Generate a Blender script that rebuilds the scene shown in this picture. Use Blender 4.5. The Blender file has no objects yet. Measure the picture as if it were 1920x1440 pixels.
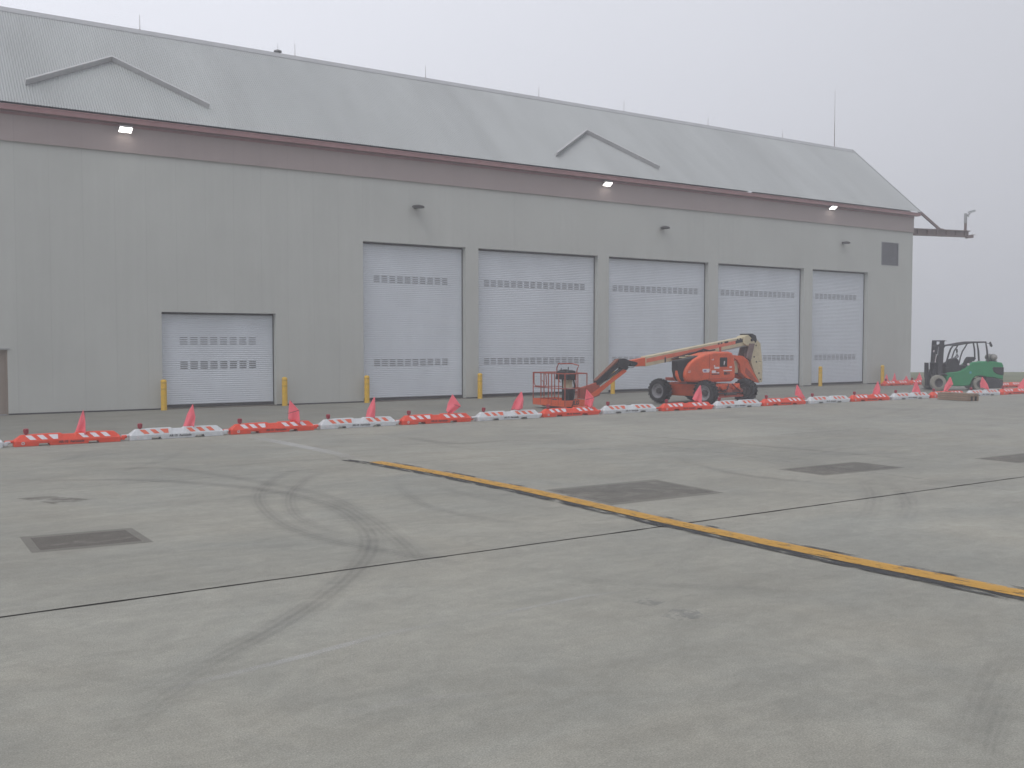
import bpy, bmesh, math, random
from mathutils import Vector, Matrix
R = math.radians
sc = bpy.context.scene
COL = sc.collection

# ---------------------------------------------------------------- camera
PITCH, YAW, CAMH, CAMY = 2.4094, 56.7153, 2.3, -34.72
cam_d = bpy.data.cameras.new('camera'); cam = bpy.data.objects.new('camera', cam_d); COL.objects.link(cam)
cam_d.sensor_width = 36; cam_d.lens = 34.3125; cam_d.clip_end = 3000; cam_d.clip_start = .1
cam.location = (0, CAMY, CAMH); cam.rotation_euler = (R(90 - PITCH), 0, R(YAW - 90))
sc.camera = cam
# ---------------------------------------------------------------- world, sun, exposure
SUN_AZ, SUN_EL = 200, 55
w = bpy.data.worlds.new('World'); sc.world = w; w.use_nodes = True
nt = w.node_tree; nt.nodes.clear()
out = nt.nodes.new('ShaderNodeOutputWorld'); bg = nt.nodes.new('ShaderNodeBackground')
sky = nt.nodes.new('ShaderNodeTexSky'); sky.sky_type = 'NISHITA'; sky.sun_disc = False
sky.sun_elevation = R(SUN_EL); sky.sun_rotation = R(90 - SUN_AZ); sky.air_density = 1.6; sky.dust_density = 6; sky.ozone_density = 1
hs = nt.nodes.new('ShaderNodeHueSaturation'); hs.inputs['Saturation'].default_value = .3
mx = nt.nodes.new('ShaderNodeMix'); mx.data_type = 'RGBA'; mx.inputs[0].default_value = .9
# cloud layer: brighter overhead and towards the hidden sun, dimmer low down over the airfield
tcw = nt.nodes.new('ShaderNodeTexCoord'); dp = nt.nodes.new('ShaderNodeVectorMath'); dp.operation = 'DOT_PRODUCT'
dp.inputs[1].default_value = (-.45, .35, .82); nt.links.new(tcw.outputs['Generated'], dp.inputs[0])
cr = nt.nodes.new('ShaderNodeMapRange'); cr.inputs[1].default_value = -.6; cr.inputs[2].default_value = 1; cr.inputs[3].default_value = 3.3; cr.inputs[4].default_value = 11.8
nt.links.new(dp.outputs['Value'], cr.inputs[0])
cn = nt.nodes.new('ShaderNodeTexNoise'); cn.inputs['Scale'].default_value = 1.6; cn.inputs['Detail'].default_value = 3; nt.links.new(tcw.outputs['Generated'], cn.inputs['Vector'])
cm_ = nt.nodes.new('ShaderNodeMapRange'); cm_.inputs[3].default_value = .94; cm_.inputs[4].default_value = 1.06; nt.links.new(cn.outputs[0], cm_.inputs[0])
cmu = nt.nodes.new('ShaderNodeMath'); cmu.operation = 'MULTIPLY'; nt.links.new(cr.outputs[0], cmu.inputs[0]); nt.links.new(cm_.outputs[0], cmu.inputs[1])
cv = nt.nodes.new('ShaderNodeVectorMath'); cv.operation = 'SCALE'; cv.inputs[0].default_value = (.965, .985, 1.07); nt.links.new(cmu.outputs[0], cv.inputs['Scale'])
nt.links.new(sky.outputs[0], hs.inputs['Color']); nt.links.new(hs.outputs[0], mx.inputs[6]); nt.links.new(cv.outputs[0], mx.inputs[7])
nt.links.new(mx.outputs[2], bg.inputs[0]); bg.inputs[1].default_value = .1
nt.links.new(bg.outputs[0], out.inputs[0])
sd = bpy.data.lights.new('sun', 'SUN'); sd.energy = .6; sd.angle = R(25); sd.color = (1, .97, .92)
so = bpy.data.objects.new('sun', sd); COL.objects.link(so); so.location = (0, 0, 60)
so.rotation_euler = (R(90 - SUN_EL), 0, R(SUN_AZ + 90))
sc.view_settings.view_transform = 'Standard'; sc.view_settings.look = 'None'
sc.view_settings.exposure = .08; sc.view_settings.gamma = 1
sc.cycles.volume_bounces = 2; sc.cycles.max_bounces = 8; sc.cycles.transparent_max_bounces = 16
sc.cycles.use_denoising = True

# ---------------------------------------------------------------- helpers
def tag(o, label=None, cat=None, group=None, kind=None):
    if label: o['label'] = label
    if cat: o['category'] = cat
    if group: o['group'] = group
    if kind: o['kind'] = kind
    return o

def empty(name, loc, label, cat, group=None, rz=0):
    o = bpy.data.objects.new(name, None); COL.objects.link(o); o.location = loc; o.rotation_euler.z = rz
    o.empty_display_size = .3
    return tag(o, label, cat, group)

class MB:
    """collects shapes into one mesh"""
    def __init__(s): s.v = []; s.f = []; s.m = []; s.mi = 0; s.uv = None
    def add(s, vs, fs):
        b = len(s.v); s.v += [tuple(x) for x in vs]; s.f += [tuple(i + b for i in f) for f in fs]; s.m += [s.mi] * len(fs)
        return s
    def box(s, x0, x1, y0, y1, z0, z1):
        return s.add([(x0,y0,z0),(x1,y0,z0),(x1,y1,z0),(x0,y1,z0),(x0,y0,z1),(x1,y0,z1),(x1,y1,z1),(x0,y1,z1)],
                     [(0,3,2,1),(4,5,6,7),(0,1,5,4),(1,2,6,5),(2,3,7,6),(3,0,4,7)])
    def prism(s, pts, y0, y1):
        """polygon in x,z extruded along y"""
        n = len(pts); a = sum(pts[i][0]*pts[(i+1)%n][1] - pts[(i+1)%n][0]*pts[i][1] for i in range(n))
        if a < 0: pts = pts[::-1]
        vs = [(x, y0, z) for x, z in pts] + [(x, y1, z) for x, z in pts]
        return s.add(vs, [tuple(range(n)), tuple(range(2*n-1, n-1, -1))] + [(i, i+n, (i+1)%n+n, (i+1)%n) for i in range(n)])
    def cyl(s, p, q, r, r2=None, n=12):
        p, q = Vector(p), Vector(q); r2 = r if r2 is None else r2
        d = (q - p).normalized(); a = d.orthogonal().normalized(); b = d.cross(a)
        vs = []
        for c, rr in ((p, r), (q, r2)):
            for i in range(n):
                t = 2*math.pi*i/n; vs.append(c + (a*math.cos(t) + b*math.sin(t))*rr)
        return s.add(vs, [tuple(range(n-1, -1, -1)), tuple(range(n, 2*n))] + [(i, (i+1)%n, (i+1)%n+n, i+n) for i in range(n)])
    def tube(s, pts, r, n=8):
        pts = [Vector(p) for p in pts]; vs = []; fs = []; a = None
        for i, p in enumerate(pts):
            d = (pts[min(i+1, len(pts)-1)] - pts[max(i-1, 0)]).normalized()
            a = d.orthogonal().normalized() if a is None else (a - d*a.dot(d)).normalized()
            b = d.cross(a)
            vs += [p + (a*math.cos(2*math.pi*k/n) + b*math.sin(2*math.pi*k/n))*r for k in range(n)]
        for i in range(len(pts)-1):
            fs += [(i*n+k, i*n+(k+1)%n, (i+1)*n+(k+1)%n, (i+1)*n+k) for k in range(n)]
        fs += [tuple(range(n-1, -1, -1)), tuple(range((len(pts)-1)*n, len(pts)*n))]
        return s.add(vs, fs)
    def beam(s, p, q, wd, ht):
        """box beam from p to q, wd across (horizontal), ht tall"""
        p, q = Vector(p), Vector(q); d = (q-p).normalized(); side = d.cross(Vector((0,0,1)))
        side = Vector((0,1,0)) if side.length < 1e-3 else side.normalized(); up = side.cross(d)
        vs = [c + side*a*wd/2 + up*b*ht/2 for c in (p, q) for a, b in ((-1,-1),(1,-1),(1,1),(-1,1))]
        return s.add(vs, [(0,1,2,3),(7,6,5,4),(0,4,5,1),(1,5,6,2),(2,6,7,3),(3,7,4,0)])
    def revolve(s, c, ax, prof, n=28):
        """prof: (distance along axis, radius) open profile closed by caps if radius 0"""
        c, ax = Vector(c), Vector(ax).normalized(); a = Vector((0,0,1)); a = (a - ax*a.dot(ax))
        a = a.normalized() if a.length > 1e-3 else ax.orthogonal().normalized(); b = ax.cross(a); vs = []; fs = []
        for t, r in prof:
            for i in range(n):
                g = 2*math.pi*i/n; vs.append(c + ax*t + (a*math.cos(g) + b*math.sin(g))*r)
        for j in range(len(prof)-1):
            fs += [(j*n+i, j*n+(i+1)%n, (j+1)*n+(i+1)%n, (j+1)*n+i) for i in range(n)]
        return s.add(vs, fs)
    def build(s, name, mat, parent=None, world=False, smooth=False, bevel=0, seg=2):
        me = bpy.data.meshes.new(name)
        off = Vector(parent.location) if (parent and world) else Vector((0,0,0))
        if world and parent:
            pp = parent.parent
            while pp: off = off + Vector(pp.location); pp = pp.parent
        me.from_pydata([tuple(Vector(v) - off) for v in s.v], [], s.f)
        for mm in (mat if isinstance(mat, (list, tuple)) else [mat]): me.materials.append(mm)
        for p, i in zip(me.polygons, s.m): p.material_index = i
        bm = bmesh.new(); bm.from_mesh(me); bmesh.ops.remove_doubles(bm, verts=bm.verts, dist=1e-5)
        bmesh.ops.recalc_face_normals(bm, faces=bm.faces); bm.to_mesh(me); bm.free()
        if smooth:
            for p in me.polygons: p.use_smooth = True
            try: me.set_sharp_from_angle(angle=R(38))
            except Exception: pass
        me.update()
        o = bpy.data.objects.new(name, me); COL.objects.link(o)
        if parent: o.parent = parent
        if bevel:
            b = o.modifiers.new('bevel', 'BEVEL'); b.width = bevel; b.segments = seg; b.limit_method = 'ANGLE'; b.angle_limit = R(35)
        return o

def copy_tree(o, parent=None):
    c = o.copy(); COL.objects.link(c); c.parent = parent
    for ch in list(o.children): copy_tree(ch, c)
    return c

def text(name, s, size, mat, parent, loc, rot, shear=0, bold=.0, depth=.001):
    cu = bpy.data.curves.new(name, 'FONT'); cu.body = s; cu.size = size; cu.shear = shear; cu.offset = bold; cu.extrude = depth
    t = bpy.data.objects.new('tmp', cu); COL.objects.link(t)
    bpy.context.view_layer.update()
    me = bpy.data.meshes.new_from_object(t.evaluated_get(bpy.context.evaluated_depsgraph_get()))
    bpy.data.objects.remove(t); me.name = name; me.materials.clear(); me.materials.append(mat)
    o = bpy.data.objects.new(name, me); COL.objects.link(o); o.parent = parent; o.location = loc; o.rotation_euler = rot
    return o

# ---------------------------------------------------------------- materials
def node(nt, t, **kw):
    n = nt.nodes.new(t)
    for k, v in kw.items():
        if k.startswith('i_'): n.inputs[int(k[2:]) if k[2:].isdigit() else k[2:]].default_value = v
        else: setattr(n, k, v)
    return n

def mat(name, col, rough=.6, metal=0, var=.12, scale=3, bump=0, bscale=40, stretch=(1,1,1), emit=None, estr=0, spec=.5, dirt=0):
    m = bpy.data.materials.new(name); m.use_nodes = True; t = m.node_tree; L = t.links
    p = t.nodes['Principled BSDF']; p.inputs['Roughness'].default_value = rough; p.inputs['Metallic'].default_value = metal
    p.inputs['Specular IOR Level'].default_value = spec
    tc = node(t, 'ShaderNodeTexCoord'); mp = node(t, 'ShaderNodeMapping'); mp.inputs['Scale'].default_value = stretch
    L.new(tc.outputs['Object'], mp.inputs[0])
    nz = node(t, 'ShaderNodeTexNoise'); nz.inputs['Scale'].default_value = scale; nz.inputs['Detail'].default_value = 6; nz.inputs['Roughness'].default_value = .6
    L.new(mp.outputs[0], nz.inputs['Vector'])
    mr = node(t, 'ShaderNodeMapRange'); mr.inputs[1].default_value = .3; mr.inputs[2].default_value = .7
    mr.inputs[3].default_value = 1 - var; mr.inputs[4].default_value = 1 + var; L.new(nz.outputs[0], mr.inputs[0])
    vm = node(t, 'ShaderNodeVectorMath', operation='SCALE'); vm.inputs[0].default_value = col; L.new(mr.outputs[0], vm.inputs['Scale'])
    last = vm.outputs[0]
    if dirt:
        n2 = node(t, 'ShaderNodeTexNoise'); n2.inputs['Scale'].default_value = scale*2.3; n2.inputs['Detail'].default_value = 8
        L.new(mp.outputs[0], n2.inputs['Vector'])
        r2 = node(t, 'ShaderNodeMapRange'); r2.inputs[1].default_value = .48; r2.inputs[2].default_value = .75; r2.inputs[3].default_value = 0; r2.inputs[4].default_value = dirt
        L.new(n2.outputs[0], r2.inputs[0])
        mi = node(t, 'ShaderNodeMix'); mi.data_type = 'RGBA'; mi.inputs[7].default_value = (.09, .08, .07, 1)
        L.new(r2.outputs[0], mi.inputs[0]); L.new(last, mi.inputs[6]); last = mi.outputs[2]
    L.new(last, p.inputs['Base Color'])
    if bump:
        n3 = node(t, 'ShaderNodeTexNoise'); n3.inputs['Scale'].default_value = bscale; L.new(mp.outputs[0], n3.inputs['Vector'])
        b = node(t, 'ShaderNodeBump'); b.inputs['Strength'].default_value = bump; b.inputs['Distance'].default_value = .02
        L.new(n3.outputs[0], b.inputs['Height']); L.new(b.outputs[0], p.inputs['Normal'])
    if emit:
        p.inputs['Emission Color'].default_value = (*emit, 1); p.inputs['Emission Strength'].default_value = estr
    return m

def wall_mat(name, col, pitch=1.0, ribs=.0):
    m = mat(name, col, .55, 0, .05, .35); t = m.node_tree; L = t.links; p = t.nodes['Principled BSDF']
    src = p.inputs['Base Color'].links[0].from_socket
    tc = node(t, 'ShaderNodeTexCoord'); sx = node(t, 'ShaderNodeSeparateXYZ'); L.new(tc.outputs['Object'], sx.inputs[0])
    dv = node(t, 'ShaderNodeMath', operation='DIVIDE'); dv.inputs[1].default_value = pitch; ao = node(t, 'ShaderNodeMath', operation='ADD'); ao.inputs[1].default_value = 18 + .09; L.new(sx.outputs[0], ao.inputs[0]); L.new(ao.outputs[0], dv.inputs[0])
    fr = node(t, 'ShaderNodeMath', operation='FRACT'); L.new(dv.outputs[0], fr.inputs[0])
    lt = node(t, 'ShaderNodeMath', operation='LESS_THAN'); lt.inputs[1].default_value = .02; L.new(fr.outputs[0], lt.inputs[0])
    # each panel a touch different, and faint vertical rain streaks
    fl = node(t, 'ShaderNodeMath', operation='FLOOR'); L.new(dv.outputs[0], fl.inputs[0])
    wn = node(t, 'ShaderNodeTexWhiteNoise'); wn.noise_dimensions = '1D'; L.new(fl.outputs[0], wn.inputs['W'])
    mr = node(t, 'ShaderNodeMapRange'); mr.inputs[3].default_value = .99; mr.inputs[4].default_value = 1.01; L.new(wn.outputs[0], mr.inputs[0])
    mp = node(t, 'ShaderNodeMapping'); mp.inputs['Scale'].default_value = (5, 5, .25); L.new(tc.outputs['Object'], mp.inputs[0])
    nz = node(t, 'ShaderNodeTexNoise'); nz.inputs['Scale'].default_value = 1; nz.inputs['Detail'].default_value = 5; L.new(mp.outputs[0], nz.inputs['Vector'])
    m2 = node(t, 'ShaderNodeMapRange'); m2.inputs[1].default_value = .3; m2.inputs[2].default_value = .7; m2.inputs[3].default_value = .975; m2.inputs[4].default_value = 1.02; L.new(nz.outputs[0], m2.inputs[0])
    mu = node(t, 'ShaderNodeMath', operation='MULTIPLY'); L.new(mr.outputs[0], mu.inputs[0]); L.new(m2.outputs[0], mu.inputs[1])
    m3 = node(t, 'ShaderNodeMapRange'); m3.inputs[3].default_value = 1; m3.inputs[4].default_value = .91; L.new(lt.outputs[0], m3.inputs[0])
    mu2 = node(t, 'ShaderNodeMath', operation='MULTIPLY'); L.new(mu.outputs[0], mu2.inputs[0]); L.new(m3.outputs[0], mu2.inputs[1])
    vs = node(t, 'ShaderNodeVectorMath', operation='SCALE'); L.new(src, vs.inputs[0]); L.new(mu2.outputs[0], vs.inputs['Scale'])
    L.new(vs.outputs[0], p.inputs['Base Color'])
    return m

def concrete_mat():
    m = bpy.data.materials.new('concrete'); m.use_nodes = True; t = m.node_tree; L = t.links; p = t.nodes['Principled BSDF']
    p.inputs['Roughness'].default_value = .82; p.inputs['Specular IOR Level'].default_value = .35
    tc = node(t, 'ShaderNodeTexCoord'); P = tc.outputs['Object']
    def noise(scale, sx=1, sy=1, det=6, rough=.6, lo=.3, hi=.7, a=.9, b=1.1, dist=0):
        mp = node(t, 'ShaderNodeMapping'); mp.inputs['Scale'].default_value = (sx, sy, 1); L.new(P, mp.inputs[0])
        n = node(t, 'ShaderNodeTexNoise'); n.inputs['Scale'].default_value = scale; n.inputs['Detail'].default_value = det; n.inputs['Roughness'].default_value = rough; n.inputs['Distortion'].default_value = dist
        L.new(mp.outputs[0], n.inputs['Vector'])
        r = node(t, 'ShaderNodeMapRange'); r.inputs[1].default_value = lo; r.inputs[2].default_value = hi; r.inputs[3].default_value = a; r.inputs[4].default_value = b
        L.new(n.outputs[0], r.inputs[0]); return r.outputs[0]
    fs = [noise(.22, a=.88, b=1.09, dist=.6), noise(.9, .7, 1.2, a=.91, b=1.08), noise(2.2, .35, 1.8, a=.94, b=1.05), noise(3.4, .8, 1, lo=.35, hi=.65, a=.93, b=1.05, dist=1.5), noise(9, 1, 1, det=10, rough=.75, a=.92, b=1.07), noise(38, a=.90, b=1.09, det=3, rough=.8), noise(95, a=.76, b=1.22, det=2)]
    cur = fs[0]
    for f in fs[1:]:
        mu = node(t, 'ShaderNodeMath', operation='MULTIPLY'); L.new(cur, mu.inputs[0]); L.new(f, mu.inputs[1]); cur = mu.outputs[0]
    # slabs: bays 7.6 m along x, 7.6 m along y starting at the joint y = -25.6
    sx = node(t, 'ShaderNodeSeparateXYZ'); L.new(P, sx.inputs[0])
    ids = []
    for k, off in ((0, .9), (1, 25.6)):
        ad = node(t, 'ShaderNodeMath', operation='ADD'); ad.inputs[1].default_value = off; L.new(sx.outputs[k], ad.inputs[0])
        dv = node(t, 'ShaderNodeMath', operation='DIVIDE'); dv.inputs[1].default_value = 7.6; L.new(ad.outputs[0], dv.inputs[0])
        fl = node(t, 'ShaderNodeMath', operation='FLOOR'); L.new(dv.outputs[0], fl.inputs[0]); ids.append(fl.outputs[0])
    cx = node(t, 'ShaderNodeCombineXYZ'); L.new(ids[0], cx.inputs[0]); L.new(ids[1], cx.inputs[1])
    wn = node(t, 'ShaderNodeTexWhiteNoise'); L.new(cx.outputs[0], wn.inputs[0])
    mr = node(t, 'ShaderNodeMapRange'); mr.inputs[3].default_value = .94; mr.inputs[4].default_value = 1.05; L.new(wn.outputs[0], mr.inputs[0])
    mu = node(t, 'ShaderNodeMath', operation='MULTIPLY'); L.new(cur, mu.inputs[0]); L.new(mr.outputs[0], mu.inputs[1]); cur = mu.outputs[0]
    # the strip along the doors is toned darker
    gt = node(t, 'ShaderNodeMath', operation='GREATER_THAN'); gt.inputs[1].default_value = -10.0; L.new(sx.outputs[1], gt.inputs[0])
    m4 = node(t, 'ShaderNodeMapRange'); m4.inputs[3].default_value = 1; m4.inputs[4].default_value = .84; L.new(gt.outputs[0], m4.inputs[0])
    mu = node(t, 'ShaderNodeMath', operation='MULTIPLY'); L.new(cur, mu.inputs[0]); L.new(m4.outputs[0], mu.inputs[1]); cur = mu.outputs[0]
    g2 = node(t, 'ShaderNodeMath', operation='GREATER_THAN'); g2.inputs[1].default_value = -25.6; L.new(sx.outputs[1], g2.inputs[0])
    m5 = node(t, 'ShaderNodeMapRange'); m5.inputs[3].default_value = 1.07; m5.inputs[4].default_value = .98; L.new(g2.outputs[0], m5.inputs[0])
    mu = node(t, 'ShaderNodeMath', operation='MULTIPLY'); L.new(cur, mu.inputs[0]); L.new(m5.outputs[0], mu.inputs[1]); cur = mu.outputs[0]
    cm = node(t, 'ShaderNodeMix'); cm.data_type = 'RGBA'; cm.inputs[6].default_value = (.254, .254, .224, 1); cm.inputs[7].default_value = (.288, .276, .232, 1)
    L.new(noise(.35, a=0, b=1, dist=1), cm.inputs[0])
    vs = node(t, 'ShaderNodeVectorMath', operation='SCALE'); L.new(cm.outputs[2], vs.inputs[0]); L.new(cur, vs.inputs['Scale'])
    L.new(vs.outputs[0], p.inputs['Base Color'])
    b = node(t, 'ShaderNodeBump'); b.inputs['Strength'].default_value = .25; b.inputs['Distance'].default_value = .004
    nb = node(t, 'ShaderNodeTexNoise'); nb.inputs['Scale'].default_value = 60; nb.inputs['Detail'].default_value = 4; L.new(P, nb.inputs['Vector'])
    L.new(nb.outputs[0], b.inputs['Height']); L.new(b.outputs[0], p.inputs['Normal'])
    return m

def paint_mat(name, col, cover=.9, nscale=6, wear=.5, stretch=(1,1,1), edge=0, rough=.7):
    """worn layer on the concrete: noise opens holes; edge > 0 fades it across its width with the UV"""
    m = bpy.data.materials.new(name); m.use_nodes = True; t = m.node_tree; L = t.links; p = t.nodes['Principled BSDF']
    o = [n for n in t.nodes if n.type == 'OUTPUT_MATERIAL'][0]
    p.inputs['Base Color'].default_value = (*col, 1); p.inputs['Roughness'].default_value = rough; p.inputs['Specular IOR Level'].default_value = .15
    tc = node(t, 'ShaderNodeTexCoord'); mp = node(t, 'ShaderNodeMapping'); mp.inputs['Scale'].default_value = stretch; L.new(tc.outputs['Object'], mp.inputs[0])
    n = node(t, 'ShaderNodeTexNoise'); n.inputs['Scale'].default_value = nscale; n.inputs['Detail'].default_value = 7; n.inputs['Roughness'].default_value = .65
    L.new(mp.outputs[0], n.inputs['Vector'])
    r = node(t, 'ShaderNodeMapRange'); L.new(n.outputs[0], r.inputs[0])
    r.inputs[1].default_value = wear - .06; r.inputs[2].default_value = wear + .06; r.inputs[3].default_value = cover; r.inputs[4].default_value = 0
    cur = r.outputs[0]
    if edge:
        r.inputs[1].default_value = .25; r.inputs[2].default_value = .85; r.inputs[4].default_value = cover*.25
        uv = node(t, 'ShaderNodeUVMap'); s = node(t, 'ShaderNodeSeparateXYZ'); L.new(uv.outputs[0], s.inputs[0])
        # across-width profile with tread grooves, and a fade at both ends carried in v
        a = node(t, 'ShaderNodeMath', operation='SUBTRACT'); a.inputs[1].default_value = .5; L.new(s.outputs[0], a.inputs[0])
        ab = node(t, 'ShaderNodeMath', operation='ABSOLUTE'); L.new(a.outputs[0], ab.inputs[0])
        e = node(t, 'ShaderNodeMapRange'); e.interpolation_type = 'SMOOTHSTEP'; e.inputs[1].default_value = .5 - edge; e.inputs[2].default_value = .5; e.inputs[3].default_value = 1; e.inputs[4].default_value = 0
        L.new(ab.outputs[0], e.inputs[0])
        wv = node(t, 'ShaderNodeMath', operation='SINE'); m8 = node(t, 'ShaderNodeMath', operation='MULTIPLY'); m8.inputs[1].default_value = 31; L.new(s.outputs[0], m8.inputs[0]); L.new(m8.outputs[0], wv.inputs[0])
        g = node(t, 'ShaderNodeMapRange'); g.inputs[1].default_value = -1; g.inputs[2].default_value = 1; g.inputs[3].default_value = .45; g.inputs[4].default_value = 1; L.new(wv.outputs[0], g.inputs[0])
        for src in (e.outputs[0], g.outputs[0], s.outputs[1]):
            mu = node(t, 'ShaderNodeMath', operation='MULTIPLY'); L.new(cur, mu.inputs[0]); L.new(src, mu.inputs[1]); cur = mu.outputs[0]
    tr = node(t, 'ShaderNodeBsdfTransparent'); ms = node(t, 'ShaderNodeMixShader')
    L.new(cur, ms.inputs[0]); L.new(tr.outputs[0], ms.inputs[1]); L.new(p.outputs[0], ms.inputs[2]); L.new(ms.outputs[0], o.inputs[0])
    return m

M = dict(
 concrete=concrete_mat(),
 grass=mat('dry_grass', (.13, .14, .075), .95, 0, .35, .5, stretch=(1,1,1)),
 wall=wall_mat('grey_metal_panel', (.475, .485, .455)),
 band=wall_mat('mauve_metal_band', (.345, .285, .272)),
 gutter=mat('red_gutter', (.29, .15, .15), .5, 0, .12, 1.5),
 roof=mat('galvanised_roof', (.35, .365, .36), .5, .0, .10, .35, stretch=(1,.2,.2), dirt=.12),
 trim=mat('grey_trim', (.33, .335, .34), .5, 0, .08, 2),
 divert=mat('diverter_grey', (.44, .44, .44), .5, 0, .1, 2),
 door=mat('white_shutter', (.63, .665, .71), .5, 0, .06, .8, stretch=(1,1,.4)),
 slit=mat('dark_slit', (.12, .12, .13), .6),
 gap=mat('dark_seal_and_shade', (.05, .05, .05), .8),
 sill=mat('sill_concrete', (.17, .15, .13), .85, 0, .2, 4),
 tan=mat('tan_door', (.27, .22, .18), .55, 0, .1, 1.5),
 louver=mat('louver_grey', (.22, .22, .24), .55),
 fixture=mat('dark_bronze_fixture', (.07, .068, .065), .5),
 fixbody=mat('grey_fixture', (.25, .25, .25), .5),
 lamp=mat('lit_lens', (.9, .9, .9), .3, emit=(1, .97, .9), estr=9),
 steel=mat('weathered_steel', (.17, .12, .11), .7, 0, .25, 3),
 yellow=mat('yellow_sleeve', (.72, .44, .03), .5, 0, .08, 3, dirt=.15),
 yband=mat('yellow_groove', (.30, .17, .03), .6),
 orange=mat('orange_plastic', (.72, .065, .025), .5, 0, .1, 3, dirt=.12),
 white=mat('white_plastic', (.60, .62, .64), .5, 0, .08, 3, dirt=.22),
 stw=mat('white_reflective', (.72, .68, .72), .35, 0, .05, 8, dirt=.1),
 sto=mat('orange_reflective', (.70, .14, .07), .35, 0, .08, 8, dirt=.1),
 redlamp=mat('red_lamp', (.28, .02, .035), .35, 0, .1, 20),
 flag=mat('pink_cloth', (1.0, .29, .35), .8, 0, .04, 9),
 rod=mat('dark_rod', (.16, .05, .06), .6),
 ink=mat('black_ink', (.03, .03, .035), .5),
 lorange=mat('lift_orange', (.64, .10, .028), .4, 0, .1, 2, dirt=.2),
 lorange2=mat('lift_orange_worn_and_shade', (.36, .065, .035), .55, 0, .2, 4, dirt=.4),
 lrust=mat('rusty_orange', (.20, .075, .045), .6, 0, .2, 4, dirt=.3),
 cream=mat('lift_cream', (.56, .49, .33), .45, 0, .08, 2, dirt=.15),
 lstripe=mat('orange_stripe', (.70, .17, .10), .45, 0, .1, 3, dirt=.12),
 black=mat('black_plastic', (.012, .012, .014), .5, 0, .3, 3),
 rubber=mat('tyre_rubber', (.022, .022, .024), .85, 0, .3, 6, bump=.3, dirt=.0),
 dusty=mat('dusty_rubber', (.27, .26, .22), .9, 0, .2, 6),
 rim=mat('grey_rim', (.30, .30, .32), .5, .1, .15, 5, dirt=.3),
 hub=mat('greasy_hub', (.06, .055, .055), .6),
 green=mat('green_paint', (.012, .23, .085), .4, 0, .08, 2, dirt=.12),
 dgrey=mat('dark_grey_steel', (.032, .032, .036), .55, 0, .2, 3),
 tank=mat('tank_grey', (.28, .27, .25), .5, .1, .12, 6, dirt=.2),
 wood=mat('weathered_wood', (.26, .185, .13), .85, 0, .3, 2.5, stretch=(1,1,6), dirt=.3),
 sticker=mat('white_sticker', (.72, .66, .68), .4, 0, .05, 10),
 stickerb=mat('blue_ink', (.12, .08, .32), .5),
 skyblue=mat('blue_sticker', (.06, .30, .38), .5),
 seal=mat('joint_sealant', (.03,.028,.026), 1, 0, .3, 2, spec=0),
 mark=paint_mat('tyre_mark', (.11, .11, .112), .5, 2.5, edge=.5, rough=.8),
 pale=paint_mat('pale_scar', (.58, .58, .57), 1.0, 3, edge=.3, rough=.85),
 joint=paint_mat('joint_seal', (.028, .026, .024), 1, 3, .62, (1.5, 1.5, 1)),
 ypaint=paint_mat('yellow_paint', (.50, .28, .06), .92, 7, .60, (3, .7, 1)),
 bpaint=paint_mat('black_paint', (.05, .05, .052), .92, 5, .53, (2.2, .45, 1)),
)

def translucent(m, f, col):
    t = m.node_tree; p = t.nodes['Principled BSDF']; o = [n for n in t.nodes if n.type == 'OUTPUT_MATERIAL'][0]
    tr = node(t, 'ShaderNodeBsdfTranslucent'); tr.inputs[0].default_value = (*col, 1); ms = node(t, 'ShaderNodeMixShader'); ms.inputs[0].default_value = f
    t.links.new(p.outputs[0], ms.inputs[1]); t.links.new(tr.outputs[0], ms.inputs[2]); t.links.new(ms.outputs[0], o.inputs[0])
translucent(M['flag'], .45, (1, .27, .33))
# ---------------------------------------------------------------- ground
def gh(x, y):
    d = .549*x + .836*(y + 34.72)
    return -max(0, min(1, (d - 76)/14))*max(0, d - 76)*.042
g = MB(); NX, NY = 140, 130
X0, X1, Y0, Y1 = -280, 560, -180, 600
for j in range(NY+1):
    for i in range(NX+1):
        x = X0 + (X1-X0)*i/NX; y = Y0 + (Y1-Y0)*j/NY
        g.v.append((x, y, gh(x, y) - .02))
for j in range(NY):
    for i in range(NX):
        a = j*(NX+1)+i; g.f.append((a, a+1, a+NX+2, a+NX+1)); g.m.append(0)
tag(g.build('ground', M['grass'], smooth=True), kind='structure')
a = MB(); a.add([(-110, -110, 0), (53.2, -110, 0), (53.2, 38, 0), (-110, 38, 0)], [(0,1,2,3)])
tag(a.build('pavement', M['concrete']), kind='structure')

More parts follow.
